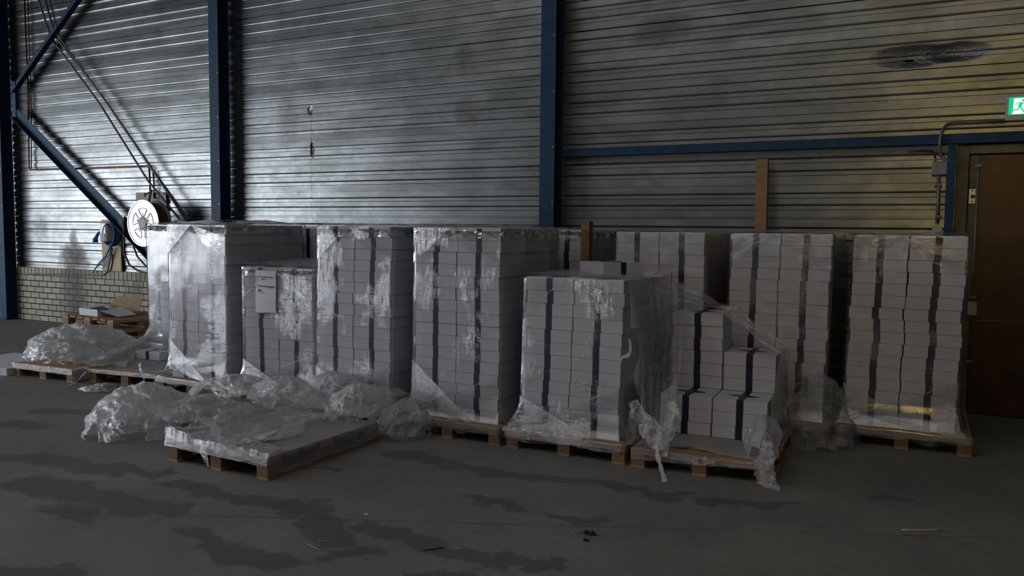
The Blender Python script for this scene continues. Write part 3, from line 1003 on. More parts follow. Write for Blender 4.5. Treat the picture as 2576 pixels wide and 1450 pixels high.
for i in range(9):
    rx, rz = 0.150 + 0.012 * R.uniform(-1, 1), 0.185 + 0.014 * R.uniform(-1, 1)
    dx_, dz_, yy = R.uniform(-.012, .012), R.uniform(-.015, .01), -0.11 + i * 0.014
    b.tube([(cc.x + dx_ + rx * math.cos(t * math.pi / 18) + yy * .3, cc.y + yy * .9 + 0.05, cc.z + dz_ + rz * math.sin(t * math.pi / 18)) for t in range(36)], 0.010, 7, closed=True)
b.build('coiled_cable', M['cable'], bc, True)
b = MB(); b.tube([on(x, y, YX - .06) for x, y in ((278, 622), (266, 645), (250, 662), (240, 676), (233, 687))], [.012, .012, .011, .009, .006], 8); b.build('cable_tail', M['cable'], bc, True)
b = MB(); b.tube([on(x, y, YX - .07) for x, y in ((282, 618), (276, 640), (262, 656), (247, 670))], .008, 8); b.build('cable_tail', M['cable'], bc, True)
b = MB()
g0 = on(240, 602, YX - .10)
b.tube([g0 + Vector((0, 0, -.055)), g0 + Vector((0, 0, .0)), g0 + Vector((.01, 0, .01)), g0 + Vector((.045, 0.02, .09)), g0 + Vector((.07, .03, .12))], [.042, .042, .03, .022, .014], 12)
b.build('plug', M['cable'], bc, True)
b = MB(); b.tube([on(x, y, WY - .055) for x, y in ((283, 640), (283, 660), (278, 680), (267, 690), (262, 697), (255, 699), (130, 699), (14, 696))], .008, 6)
tag(b.build('wall_cable', M['rubber'], smooth=True), 'thin black cable clipped along the top of the white brick plinth', 'cable')
b = MB(); b.tube([on(x, y, WY - .085) for x, y in ((283, 625), (275, 660), (270, 685), (260, 692), (14, 689))], .012, 6)
tag(b.build('wall_conduit', M['conduit'], smooth=True), 'dark dusty pipe running level along the brick plinth top', 'pipe')

# ================================================================== pallets
PW, PD, PH = 0.97, 1.20, 0.144
_pp = {}


def pallet_protos():
    r = empty('wooden_pallet')
    # origin: front corner, at floor; x across the front, y away
    def bx(name, a, b, m):
        q = MB(); q.box(a, b, 0.002); return q.build(name, m, r)
    for x in (0.0, (PW - .10) / 2, PW - .10):
        bx('bottom_board', (x, 0, 0.0), (x + .10, PD, 0.022), M['wood'])
    for y in (0.0, (PD - .14) / 2, PD - .14):
        for x in (0.0, (PW - .10) / 2, PW - .10):
            bx('block', (x, y, 0.022), (x + .10, y + .14, 0.100), M['orange'])
        bx('stringer_board', (0, y, 0.100), (PW, y + .14, 0.122), M['wood'])
    for i in range(7):
        w = 0.125
        y = i * (PD - w) / 6
        bx('deck_board', (0, y, 0.122), (PW, y + w, 0.144), M['wood'])
    return r


def copy_tree(o, parent=None):
    c = o.copy()
    COL.objects.link(c)
    if parent is not None: c.parent = parent
    for ch in [k for k in KIDS.get(o.name, [])]:
        copy_tree(ch, c)
    return c


proto_pallet = pallet_protos()
KIDS = {proto_pallet.name: [c for c in COL.objects if c.parent == proto_pallet]}
_used = [False]


def pallet(X, Y, a, label, z=0.0):
    o = proto_pallet if not _used[0] else copy_tree(proto_pallet)
    _used[0] = True
    o.location = (X, Y, z)
    o.rotation_euler.z = a
    tag(o, label, 'pallet', 'wooden pallets on the hall floor')
    return o


# ================================================================== boxes
BW, BD = 0.396, 0.356           # pitch across and in depth
LH = 0.0972                     # pitch in height


def box_mesh():
    b = MB()
    w, d, h = BW - .005, BD - .004, LH - .0020
    b.box((-w / 2, 0, 0), (w / 2, d, h), 0.0020)
    return b.mesh('cardboard_box', M['board'])


def band_mesh():
    b = MB()
    w, d, h, t = 0.0255, BD - .004, LH - .0020, 0.0010
    b.box((-w, -t, 0.001), (w, 0.0005, h + t))
    b.box((-w, d - .0005, 0.001), (w, d + t, h + t))
    b.box((-w, -t, h - .0003), (w, d + t, h + t))
    return b.mesh('ribbon_band', M['band'])


def bow_mesh():
    """flat printed cross ornament in the middle of the lid"""
    b = MB()
    h = LH - .0020
    cy = (BD - .004) / 2
    pts = []
    for k in range(48):
        t = 2 * math.pi * k / 48
        r = 0.030 + 0.052 * abs(math.cos(2 * t)) ** 2.2 + 0.008 * abs(math.cos(6 * t))
        pts.append((r * math.cos(t) * 1.25, r * math.sin(t) * 1.25))
    vs = [(x, cy + y, h + .0020) for x, y in pts] + [(x, cy + y, h + .0002) for x, y in pts]
    n = len(pts)
    b.add(vs, [tuple(range(n))] + [(i, i + n, (i + 1) % n + n, (i + 1) % n) for i in range(n)])
    return b.mesh('ribbon_ornament', M['band'])


ME_BOX, ME_BAND, ME_BOW = box_mesh(), band_mesh(), bow_mesh()
ORD = ['topmost', 'second', 'third', 'fourth', 'fifth', 'sixth', 'seventh', 'eighth', 'ninth', 'tenth', 'eleventh', 'twelfth', 'thirteenth', 'fourteenth', 'fifteenth', 'lowest']
FILL = MB()      # what is behind and below, beyond the boxes in view
NB = [0]


def place_box(X, Y, z, rz, label, group, bow=False, sz=1.0):
    NB[0] += 1
    o = bpy.data.objects.new('cardboard_box', ME_BOX)
    COL.objects.link(o)
    o.location = (X, Y, z)
    o.rotation_euler.z = rz
    o.scale.z = sz
    tag(o, label, 'box', group)
    c = bpy.data.objects.new('ribbon_band', ME_BAND)
    COL.objects.link(c)
    c.parent = o
    if bow:
        c = bpy.data.objects.new('ribbon_ornament', ME_BOW)
        COL.objects.link(c)
        c.parent = o
    return o


def fill_box(X, Y, z, rz, sz=1.0):
    Mx = Matrix.Translation((X, Y, z)) @ Matrix.Rotation(rz, 4, 'Z') @ Matrix.Diagonal((1, 1, sz, 1))
    w, d, h = BW - .005, BD - .004, LH - .0020
    FILL.box((-w / 2, 0, 0), (w / 2, d, h), 0.0022, Mx)


def stack(key, O, a, n, desc, group, lh=LH, cols=((0, 0), (1, 0)), lean=0.0, z0=0.1445, counts=None, fillrest=True, vis=None, side=()):
    """columns i (0 reel side, 1 door side), rows j (0 front). cols = individually built columns; vis limits how many layers from the top."""
    ca, sa = math.cos(a), math.sin(a)
    rr = random.Random(sum(map(ord, key)) * 3)
    sz = lh / LH
    jit = {}
    for k in range(n):
        base = (rr.gauss(0, .0042), rr.gauss(0, .0022))
        for i in (0, 1):
            for j in (0, 1, 2):
                top = counts[(i, j)] if counts else n
                if k >= top: continue
                lx = (i + .5) * BW + 0.002 * (i * 2 - 1) + base[0] + rr.uniform(-.003, .003) + lean * (k / n)
                ly = j * BD + base[1] + rr.uniform(-.0015, .0015)
                if j > 0:
                    ly += 0.003 * j
                X, Y = O.x + lx * ca - ly * sa, O.y + lx * sa + ly * ca
                z = z0 + k * lh
                rz = a + rr.uniform(-.004, .004)
                order = top - 1 - k       # 0 = topmost
                single = (i, j) in cols and (vis is None or order < vis.get((i, j), 99))
                if single:
                    colname = ('reel-side' if i == 0 else 'door-side') + ' ' + ('front' if j == 0 else 'middle' if j == 1 else 'rear') + ' column'
                    on_ = 'lowest' if order == top - 1 else ORD[min(order, 14)]
                    if on_ not in ('topmost', 'lowest'): on_ += ' from top'
                    place_box(X, Y, z, rz, 'white box, %s, %s, %s' % (on_, colname, desc), group, bow=(k == top - 1), sz=sz)
                else:
                    fill_box(X, Y, z, rz, sz)
    return O


def loc(O, a, x, y):
    return (O.x + x * math.cos(a) - y * math.sin(a), O.y + x * math.sin(a) + y * math.cos(a))


W2 = BW * 2 + .004
spec = {
    'S1': (front_at(426, 568, 563, W2, 0), 0.0, 16),
    'S2': (front_at(613, 786, 672, W2, .09), .09, 12),
    'S3': (front_at(804, 987, 567, W2, 0), 0.0, 16),
    'S4': (front_at(1047, 1260, 571, W2, 0), 0.0, 16),
    'S6': (front_at(1326, 1573, 697, W2, 0), 0.0, 12),
    'S7': (front_at(1552, 1775, 583, W2, 0), 0.0, 16),
    'S8': (front_at(1843, 2096, 585, W2, 0), 0.0, 16),
    'S9': (front_at(2151, 2437, 590, W2, .03), .03, 16),
}
pal_label = {
    'S1': 'film-wrapped pallet under the tall stack between papered stack and hose reel',
    'S2': 'pallet under the short stack that carries the paper notice',
    'S3': 'pallet under the tall stack on the door side of the papered stack',
    'S4': 'pallet under the tall stack below the second blue post',
    'S6': 'film-wrapped pallet under the short stack with a loose box on top',
    'S7': 'pallet of the back stack behind the loose box',
    'S8': 'pallet of the back stack directly behind the half-emptied pallet',
    'S9': 'film-wrapped pallet under the stack beside the brown door',
}
desc = {
    'S1': 'tall stack between papered stack and reel',
    'S2': 'short stack with paper notice',
    'S3': 'tall stack door side of papered one',
    'S4': 'tall stack below second blue post',
    'S6': 'short stack under the loose box',
    'S7': 'back stack behind the loose box',
    'S8': 'back stack behind half-emptied pallet',
    'S9': 'stack beside the brown door',
}
group = {k: 'white boxes of the ' + v for k, v in desc.items()}
POFF = {'S8': -.135, 'S9': -.085}
for k, (O, a, n) in spec.items():
    x, y = loc(O, a, POFF.get(k, -.115), -.10)
    pallet(x, y, a, pal_label[k])
LHS = {'S1': LH, 'S2': .0965, 'S3': LH, 'S4': .0968, 'S6': .0985, 'S7': .0955, 'S8': .0955, 'S9': .0953}
lean = {'S1': .004, 'S2': -.012, 'S3': .03, 'S4': .012, 'S6': .03, 'S7': -.01, 'S8': .03, 'S9': .03}
F2 = ((0, 0), (1, 0))
lr = lambda k: spec[k][0] - Vector((lean[k] * math.cos(spec[k][1]), lean[k] * math.sin(spec[k][1]), 0))
stack('S1', lr('S1'), 0.0, 16, desc['S1'], group['S1'], LHS['S1'], F2 + ((1, 1), (1, 2)), lean['S1'], vis={(1, 2): 6, (1, 1): 10})
stack('S2', lr('S2'), .09, 12, desc['S2'], group['S2'], LHS['S2'], F2, lean['S2'])
stack('S3', lr('S3'), 0.0, 16, desc['S3'], group['S3'], LHS['S3'], F2, lean['S3'])
stack('S4', lr('S4'), 0.0, 16, desc['S4'], group['S4'], LHS['S4'], F2 + ((1, 1),), lean['S4'], vis={(1, 1): 10})
stack('S6', lr('S6'), 0.0, 12, desc['S6'], group['S6'], LHS['S6'], F2, lean['S6'])
stack('S7', lr('S7'), 0.0, 16, desc['S7'], group['S7'], LHS['S7'], F2, lean['S7'], vis={(0, 0): 4, (1, 0): 8})
stack('S8', lr('S8'), 0.0, 16, desc['S8'], group['S8'], LHS['S8'], F2, lean['S8'])
stack('S9', lr('S9'), .03, 16, desc['S9'], group['S9'], LHS['S9'], F2, lean['S9'])

# back stack whose front shows only between the blue post and the brown post
fr5 = aty(1478, 577, 7.0)
O5 = Vector((fr5.x - W2, 7.0, 0))
pallet(O5.x - .115, O5.y - .10, 0, 'pallet of the back stack beside the short brown post')
stack('S5', O5, 0, 16, 'back stack beside the short brown post', 'white boxes of the back stack beside the short brown post', .0963, ((1, 0),), 0, vis={(1, 0): 6})
# back stack in the gap between the two tall stacks
Og = Vector((aty(775, 600, 7.0).x - BW * 1.5, 7.0, 0))
pallet(Og.x - .115, Og.y - .10, 0, 'pallet of the back stack seen in the gap above the papered stack')
stack('SG', Og, 0, 16, 'back stack in gap above papered one', 'white boxes of the back stack in the gap', .0955, ((1, 0),), 0, vis={(1, 0): 5})
# glaring stack under the hose reel
O0 = aty(371, 563, 7.40)
pallet(O0.x - .115, O0.y - .10, 0, 'pallet under the glaring film-wrapped stack near the hose reel')
stack('S0', O0, 0, 16, 'glaring stack below hose reel', 'white boxes of the glaring stack below the hose reel', LH, ((0, 0),), 0, vis={(0, 0): 13})

# half-emptied pallet
aA = 0.05
PAo = atz(1587, 1176)
pallet(PAo.x, PAo.y, aA, 'half-emptied pallet with a loose film bundle at each front corner')
OA = Vector((*loc(PAo, aA, .062, .155), 0))
dA, gA = 'half-emptied pallet', 'white boxes on the half-emptied pallet'
stack('A', OA, aA, 9, dA, gA, .0985, ((0, 1), (1, 1), (0, 2), (1, 2)), 0, z0=.158, counts={(0, 0): 0, (1, 0): 0, (0, 1): 3, (1, 1): 3, (0, 2): 9, (1, 2): 6})

# pallet with the single box and the column that shows past the tall stack
P2o = atz(224, 962)
a2 = 0.15
pallet(P2o.x, P2o.y, a2, 'nearly empty pallet with one small white box on grey board')
bxp = atz(341, 901, .160)
place_box(*[v for v in loc(bxp, a2 - .13, BW / 2, 0)], .156, a2 - .13, 'single white box with blue band lying on the nearly empty pallet', 'white boxes on the nearly empty pallet', bow=True)
cl = aty(405, 706, 6.98)
for k in range(8):
    place_box(cl.x + BW / 2 + R.uniform(-.003, .003), cl.y, .156 + k * .104, 0.0, 'white box, %s, slim column standing on the nearly empty pallet' % ('topmost' if k == 7 else 'lowest' if k == 0 else ORD[7 - k] + ' from top'),
              'white boxes on the nearly empty pallet', sz=.104 / LH)

# loose box on the short stack
zt6 = .1445 + 12 * LHS['S6']
cb_ = Vector((-2.44, 6.09, 0))
th = math.radians(55)
lb = place_box(cb_.x + math.cos(th) * BW / 2, cb_.y + math.sin(th) * BW / 2, zt6 + .004, th, 'loose white box turned askew on top of the short stack', 'loose box on the short stack', bow=True, sz=1.05)

# ------------------------------------------------------------------ board sheets on pallets
def board_sheet(name, poly, z, t, m, label, cat='cardboard sheet', grp=None, warp=0.0):
    n = len(poly)
    b = MB()
    vs = [(x, y, z + warp * noise.noise(Vector((x * 3, y * 3, z)))) for x, y in poly]
    b.add(vs + [(v[0], v[1], v[2] + t) for v in vs], [tuple(reversed(range(n))), tuple(range(n, 2 * n))] + [(i, (i + 1) % n, (i + 1) % n + n, i + n) for i in range(n)])
    return tag(b.build(name, m), label, cat, grp)


def rect_on(O, a, x0, y0, x1, y1):
    return [loc(O, a, x0, y0), loc(O, a, x1, y0), loc(O, a, x1, y1), loc(O, a, x0, y1)]


board_sheet('board_sheet', [loc(PAo, aA, *p) for p in ((.14, .06), (.40, .19), (.62, .10), (.95, .06), (.955, 1.18), (.02, 1.18), (.02, .16))], .1455, .010, M['sheet'], 'grey board sheet under the boxes of the half-emptied pallet')
board_sheet('board_sheet', [loc(P2o, a2, *p) for p in ((.30, .10), (.96, .02), (.96, 1.18), (.02, 1.18), (.02, .32))], .1455, .006, M['sheet'], 'brownish board sheet lying on the nearly empty pallet')

# front pallet with board stack
P0o = atz(672, 1212)
P0o = Vector((P0o.x - PW, P0o.y + .005, 0))
pallet(P0o.x, P0o.y, 0.0, 'front pallet buried under crumpled film, closest to the camera')
board_sheet('board_sheet', rect_on(P0o, 0, .005, .005, PW - .005, PD - .005), .1455, .012, M['sheet'], 'grey board sheet covering the film-strewn front pallet')

# far pallets against the brick wall
P3r = Vector((-9.72, 7.05, 0))      # corner towards the stacks; the long side faces the hall
for k, lab in enumerate(('lowest of three bare pallets piled near the brick plinth', 'middle one of three bare pallets piled near the brick plinth', 'topmost of three bare pallets near the brick plinth, with the carton')):
    pallet(P3r.x + .01 * k, P3r.y + .008 * (k % 2), math.pi / 2 - .10 + .012 * k, lab, z=.1443 * k)
obx = empty('open_carton', (P3r.x - 1.0, P3r.y + .22, .434), -.10)
tag(obx, 'opened white carton with brown inside lying on the topmost bare pallet', 'carton')
b = MB(); w, d, h, t = .46, .36, .095, .004
b.box((0, 0, 0), (w, d, t)); b.box((0, 0, t), (w, t, h)); b.box((0, d - t, t), (w, d, h)); b.box((0, t, t), (t, d - t, h)); b.box((w - t, t, t), (w, d - t, h * .8))
b.build('tray', M['board'], obx)
b = MB()
b.add([(0, 0, h), (w * .55, 0, h), (w * .45, d * .9, h + .03), (0, d * .8, h + .02)], [(0, 1, 2, 3)])
b.add([(0, 0, h + .004), (w * .55, 0, h + .004), (w * .45, d * .9, h + .034), (0, d * .8, h + .024)], [(0, 1, 2, 3)])
b.build('top_flap', M['board'], obx)
b = MB()
b.add([(w, .02, h * .8), (w + .42, .05, .02), (w + .44, .30, .035), (w + .05, d, h)], [(0, 1, 2, 3)])
b.add([(w, .02, h * .8 + .004), (w + .42, .05, .024), (w + .44, .30, .039), (w + .05, d, h + .004)], [(0, 1, 2, 3)])
b.build('side_flap', M['board'], obx)
b = MB()
b.add([(.12, d, h), (.75, d + .06, h * .4), (.70, d + .14, h + .13), (.20, d + .08, h + .15)], [(0, 1, 2, 3)])
b.add([(.12, d + .005, h), (.75, d + .065, h * .4), (.70, d + .145, h + .13), (.20, d + .085, h + .15)], [(0, 1, 2, 3)])
b.build('rear_flap', M['kraft'], obx)

# left pallet
P1o = atz(35, 945)
a1 = 0.05
pallet(P1o.x, P1o.y, a1, 'low pallet wrapped in bright film with a film heap on it')
q = [atz(0, 948), atz(33, 943)]
b = MB(); b.box((-.98, -.05, 0), (0, .8, .085), .004)
tag(b.build('flat_carton', M['board'], loc=(P1o.x - .02, P1o.y - .02, 0), rz=.12), 'flat white carton on the floor by the bright-wrapped pallet', 'carton')

# short brown post near the back stack
pp = aty(1473, 565, 6.86)
b = MB(); b.box((pp.x - .035, 6.84, 0), (pp.x + .02, 6.885, pp.z), .003); b.box((pp.x + .02, 6.84, 0), (pp.x + .045, 6.93, pp.z + .03), .003)
tag(b.build('corner_post', M['orange']), 'short brown wooden post standing beside a back stack', 'post')

fo = FILL.build('cardboard_box_pile', M['board'])
tag(fo, 'remaining plain white boxes that fill the sides and backs of the stacks', 'boxes', 'remaining white boxes', 'stuff')

# ================================================================== paper notice
O2, ang2 = spec['S2'][0], .09


def fr2(x, z, off=0.016):
    """point on the front of the papered stack"""
    p = loc(O2, ang2, x, -off)
    return Vector((p[0], p[1], z))


nt_ = empty('paper_notice', fr2(.155, 1.02, .018), ang2)
tag(nt_, 'white paper notice with black print taped to the short film-wrapped stack', 'notice')
b = MB()
pw, ph = .238, .395
nu, nv = 8, 12
vs = [(u / nu * pw, -.004 * math.sin(u / nu * 3.1) - .003 * math.sin(v * .6), v / nv * ph - (.006 if u < nu / 2 and v == 0 else 0)) for v in range(nv + 1) for u in range(nu + 1)]
b.add(vs, [(v * (nu + 1) + u, v * (nu + 1) + u + 1, (v + 1) * (nu + 1) + u + 1, (v + 1) * (nu + 1) + u) for v in range(nv) for u in range(nu)])
b.build('paper_sheet', M['paper'], nt_, True).location = (0, -.002, -.0)
nt_.location.z = aty(675, 787, O2.y).z


def text(s, x, z, size, bold=0.0, sx=1.0):
    cu = bpy.data.curves.new('printed_line', 'FONT')
    cu.body = s
    cu.size = size
    cu.offset = bold
    cu.extrude = 0.0004
    cu.materials.append(M['ink'])
    o = bpy.data.objects.new('printed_line', cu)
    COL.objects.link(o)
    o.parent = nt_
    o.location = (x, -.0125, z)
    o.rotation_euler = (math.pi / 2, 0.035, 0)
    o.scale.x = sx
    dg = bpy.context.evaluated_depsgraph_get()
    me = bpy.data.meshes.new_from_object(o.evaluated_get(dg))
    mo = bpy.data.objects.new('printed_line', me)
    COL.objects.link(mo)
    mo.parent = nt_
    mo.location, mo.rotation_euler, mo.scale = o.location, o.rotation_euler, o.scale
    bpy.data.objects.remove(o)
    return mo


text('door Tegelinge verwijderen', .030, ph - .060, .0165, .0004)
text('folderen', .075, ph - .085, .0165, .0006)
text('Controle dozen (gemaakt)', .028, ph - .150, .0215, .0008, .86)
text('jl    Cx', .028, ph - .212, .024)
b = MB()
b.prism([(.036, ph - .192), (.044, ph - .178), (.058, ph - .176), (.070, ph - .186), (.071, ph - .194), (.054, ph - .193), (.046, ph - .196)], -.0118, -.0108)
b.build('printed_mark', M['ink'], nt_)

# ================================================================== stretch film
FILMW = 'stretch film around the box stacks'


def nz(p, f, s):
    return noise.noise(Vector((p.x * f + s, p.y * f - s, p.z * f + 2 * s)))


def ridged(p, f, s):
    return 1 - 2 * abs(noise.noise(Vector((p.x * f + s, p.y * f + 3 * s, p.z * f - s))))


def wrap(key, O, a, top, label, pal=(-.115, -.10, PW - .115, PD - .10), flare=.42, seed=1.0, zb=.085, ln=0.0, w=None, d=None, dome=.012):
    """thin film shell: straight sides close to the boxes, flared onto the pallet edge, loosely closed on top"""
    w = w or W2 + .012
    d = d or 3 * BD + .018
    offs = .014
    x0, y0, x1, y1 = -offs, -offs, w - .008 + offs, d + offs
    per = []
    nx, ny = 26, 30
    for i in range(nx): per.append(('b', i / nx))
    for i in range(ny): per.append(('r', i / ny))
    for i in range(nx): per.append(('t', i / nx))
    for i in range(ny): per.append(('l', i / ny))

    def pt(side, t, q):
        X0, Y0, X1, Y1 = q
        if side == 'b': return X0 + (X1 - X0) * t, Y0
        if side == 'r': return X1, Y0 + (Y1 - Y0) * t
        if side == 't': return X1 - (X1 - X0) * t, Y1
        return X0, Y1 - (Y1 - Y0) * t

    zs = [zb, zb + .03, .150, .175, .20, .235, .27, .31, .36, .42, .50]
    while zs[-1] < top - .08: zs.append(zs[-1] + .065)
    zs += [top - .035, top - .012, top + .008]
    px0, py0, px1, py1 = pal[0] - .006, pal[1] - .006, pal[2] + .006, pal[3] + .006
    m = len(per)
    vs, fs = [], []
    for r_, z in enumerate(zs):
        t = min(1.0, max(0.0, (flare - z) / (flare - .150)))
        t = t ** 2.3
        for (sd, u) in per:
            ax, ay = pt(sd, u, (x0, y0, x1, y1))
            bx_, by_ = pt(sd, u, (px0, py0, px1, py1))
            x, y = ax + (bx_ - ax) * t, ay + (by_ - ay) * t
            x += ln * max(0, (z - .15)) / 1.55 - ln
            p = Vector((x, y, z))
            amp = .003
            k = nz(p, 9, seed) * amp + (ridged(p, 22, seed) - .3) * .0016
            nx_ = (-1 if sd == 'l' else 1 if sd == 'r' else 0)
            ny_ = (-1 if sd == 'b' else 1 if sd == 't' else 0)
            zz = z
            if r_ == 0: zz += nz(p, 7, seed) * .05 - .01
            if z > top - .001:
                x = x + (w / 2 - x) * .015
            p2 = loc(O, a, x + nx_ * k, y + ny_ * k)
            vs.append((p2[0], p2[1], zz))
    # top: shrinking rings, uneven
    for r_, s in enumerate((.93, .84, .72, .58, .42)):
        for (sd, u) in per:
            ax, ay = pt(sd, u, (x0, y0, x1, y1))
            cx_, cy_ = w / 2, d / 2
            x, y = cx_ + (ax - cx_) * s, cy_ + (ay - cy_) * s
            p = Vector((x, y, s * 3))
            z = top + .010 + dome * (1 - s) * 1.3 + abs(nz(p, 8, seed + 4)) * .022
            if r_ == 4:
                x += nz(p, 3, seed) * .12; y += nz(p, 3, seed + 9) * .12
            p2 = loc(O, a, x, y)
            vs.append((p2[0], p2[1], z))
    rows = len(zs) + 5
    for r_ in range(rows - 1):
        for k in range(m):
            fs.append((r_ * m + k, r_ * m + (k + 1) % m, (r_ + 1) * m + (k + 1) % m, (r_ + 1) * m + k))
    b = MB(); b.add(vs, fs)
    o = b.build('stretch_film_wrap', M['film'], smooth=True)
    tag(o, label, 'film', FILMW)
    # the tight band round the pallet edge
    b = MB()
    vs, fs = [], []
    hs = (.088, .105, .122, .140, .152)
    for r_, z in enumerate(hs):
        for (sd, u) in per:
            x, y = pt(sd, u, (px0 - .004, py0 - .004, px1 + .004, py1 + .004))
            p = Vector((x, y, z))
            k = nz(p, 12, seed + 3) * .003
            zz = z + (nz(p, 6, seed + 5) * .02 if r_ == 0 else 0)
            q_ = loc(O, a, x + (-k if sd == 'l' else k if sd == 'r' else 0), y + (-k if sd == 'b' else k if sd == 't' else 0))
            vs.append((q_[0], q_[1], zz))
    for r_ in range(len(hs) - 1):
        for k in range(m):
            fs.append((r_ * m + k, r_ * m + (k + 1) % m, (r_ + 1) * m + (k + 1) % m, (r_ + 1) * m + k))
    b.add(vs, fs)
    b.build('pallet_edge_band', M['edgefilm'] if key == 'S1' else M['fold'], o, True)
    return o


def patch(A, B, C, D, nu=26, nv=26, sag=.0, amp=.004, seed=0.0, f=14):
    """bilinear patch with creases, corners A(u0v0) B(u1v0) C(u1v1) D(u0v1)"""
    A, B, C, D = Vector(A), Vector(B), Vector(C), Vector(D)
    nrm = (B - A).cross(D - A)
    if nrm.length < 1e-6: nrm = (C - A).cross(D - A)
    nrm.normalize()
    vs = []
    for j in range(nv + 1):
        for i in range(nu + 1):
            u, v = i / nu, j / nv
            p = A * (1 - u) * (1 - v) + B * u * (1 - v) + C * u * v + D * (1 - u) * v
            k = nz(p, f * .5, seed) * amp * 1.5 + ridged(p, f, seed) * amp
            p = p + nrm * k
            p.z -= sag * math.sin(math.pi * u) * math.sin(math.pi * v)
            vs.append(p)
    fs = [(j * (nu + 1) + i, j * (nu + 1) + i + 1, (j + 1) * (nu + 1) + i + 1, (j + 1) * (nu + 1) + i) for j in range(nv) for i in range(nu)]
    return vs, fs


def folds(o, O, a, ln, lo=.62, bright=True, top=1.70, toptri=True, seed=0.0, xr=.80, pfy=-.108, pr=PW - .10):
    """diagonal film layers that run from the reel-side corner down to the pallet corner, and the strands across"""
    def F(x, y, z):
        q_ = loc(O, a, x, y); return Vector((q_[0], q_[1], z))
    lx = lambda z: ln * max(0, z - .15) / 1.55 - ln
    b = MB()
    A, B = F(-.018 + lx(lo), -.020, lo), F(-.018 + lx(.2), -.024, lo * .42)
    C1 = F(pr * .72, pfy - .004, .158)
    b.add(*patch(B, C1 + Vector((-.06, 0, 0)), C1, A, 34, 16, 0, .003, seed, 18))
    b.build('diagonal_film_layer', M['fold'], o, True)
    b = MB()
    b.tube([(A + Vector((0, -.004, 0))).lerp(C1 + Vector((0, -.004, 0)), t / 10) for t in range(11)], .0018, 5)
    b.build('film_strand', M['fold'], o, True)
    # strand crossing the other way
    b = MB()
    p0, p1 = F(xr + lx(.5), -.022, .50 + .05 * math.sin(seed * 5)), F(-.09, pfy - .006, .19)
    pts = [p0.lerp(p1, t / 12) + Vector((0, -.006 * math.sin(t * .8), -.012 * math.sin(math.pi * t / 12))) for t in range(13)]
    b.tube(pts, [.0022 + .0022 * (t / 12) for t in range(13)], 6)
    b.build('film_strand', M['fold'], o, True)
    b = MB()
    q0 = p0 + Vector((0, -.001, -.14))
    b.add(*patch(p1, F(xr * .4, -.03, .22), q0, p0, 24, 10, 0, .002, seed + 2, 20))
    b.build('cross_film_layer', M['film'], o, True)
    if toptri:
        b = MB()
        t0, t1, t2 = F(xr * .42 + lx(top), -.019, top + .002), F(-.015 + lx(top), -.019, top - .30), F(-.015 + lx(top), -.019, top + .002)
        b.add(*patch(t1, t0, t0 + Vector((-.01, 0, 0)), t2, 18, 14, 0, .0016, seed + 5, 22))
        b.build('corner_film_layer', M['film'], o, True)
        b = MB()
        e = F(xr + lx(top), -.020, top - .30)
        b.add(*patch(t0, F(xr + lx(top), -.020, top - .12), e, F(xr * .62, -.020, top - .18), 18, 12, 0, .0016, seed + 7, 22))
        b.build('corner_film_layer', M['film'], o, True)
        for (u0, u1) in (((xr * .42, top), (-.015, top - .30)), ((xr * .42, top), (xr, top - .30))):
            b = MB()
            A_, B_ = F(u0[0] + lx(top), -.023, u0[1]), F(u1[0] + lx(top), -.023, u1[1])
            b.tube([A_.lerp(B_, t / 8) for t in range(9)], .0014, 5)
            b.build('film_strand', M['fold'], o, True)


wl_ = {
    'S1': 'clear stretch film around the tall stack between papered stack and hose reel',
    'S2': 'wrinkled stretch film around the short stack that carries the notice',
    'S3': 'clear stretch film around the tall stack door side of the notice',
    'S4': 'clear stretch film around the tall stack below the second blue post',
    'S6': 'creased stretch film around the short stack with a loose box on top',
    'S7': 'stretch film around the back stack behind the loose box',
    'S8': 'stretch film around the back stack behind the half-emptied pallet',
    'S9': 'stretch film with golden glints around the stack beside the brown door',
}
for i, k in enumerate(spec):
    O, a, n = spec[k]
    top = .1445 + n * LHS[k]
    po = POFF.get(k, -.115)
    o = wrap(k, O, a, top, wl_[k], pal=(po, -.10, PW + po, PD - .10), seed=i * 3.7 + 1, ln=lean[k], dome=.05 if k in ('S1',) else .012)
    if k not in ('S7',):
        folds(o, O, a, lean[k], lo={'S1': .55, 'S2': .42, 'S3': .45, 'S4': .60, 'S6': .40, 'S8': .45, 'S9': .48}[k], top=top, seed=i * 1.3)
for (O, lab) in ((O5, 'stretch film around the back stack beside the short brown post'), (Og, 'stretch film around the back stack in the gap above the notice'), (O0, 'glaring bright stretch film around the stack below the hose reel')):
    wrap('x', O, 0, .1445 + 16 * (.0963 if O is O5 else .0955 if O is Og else LH), lab, seed=R.uniform(20, 40), flare=.24)


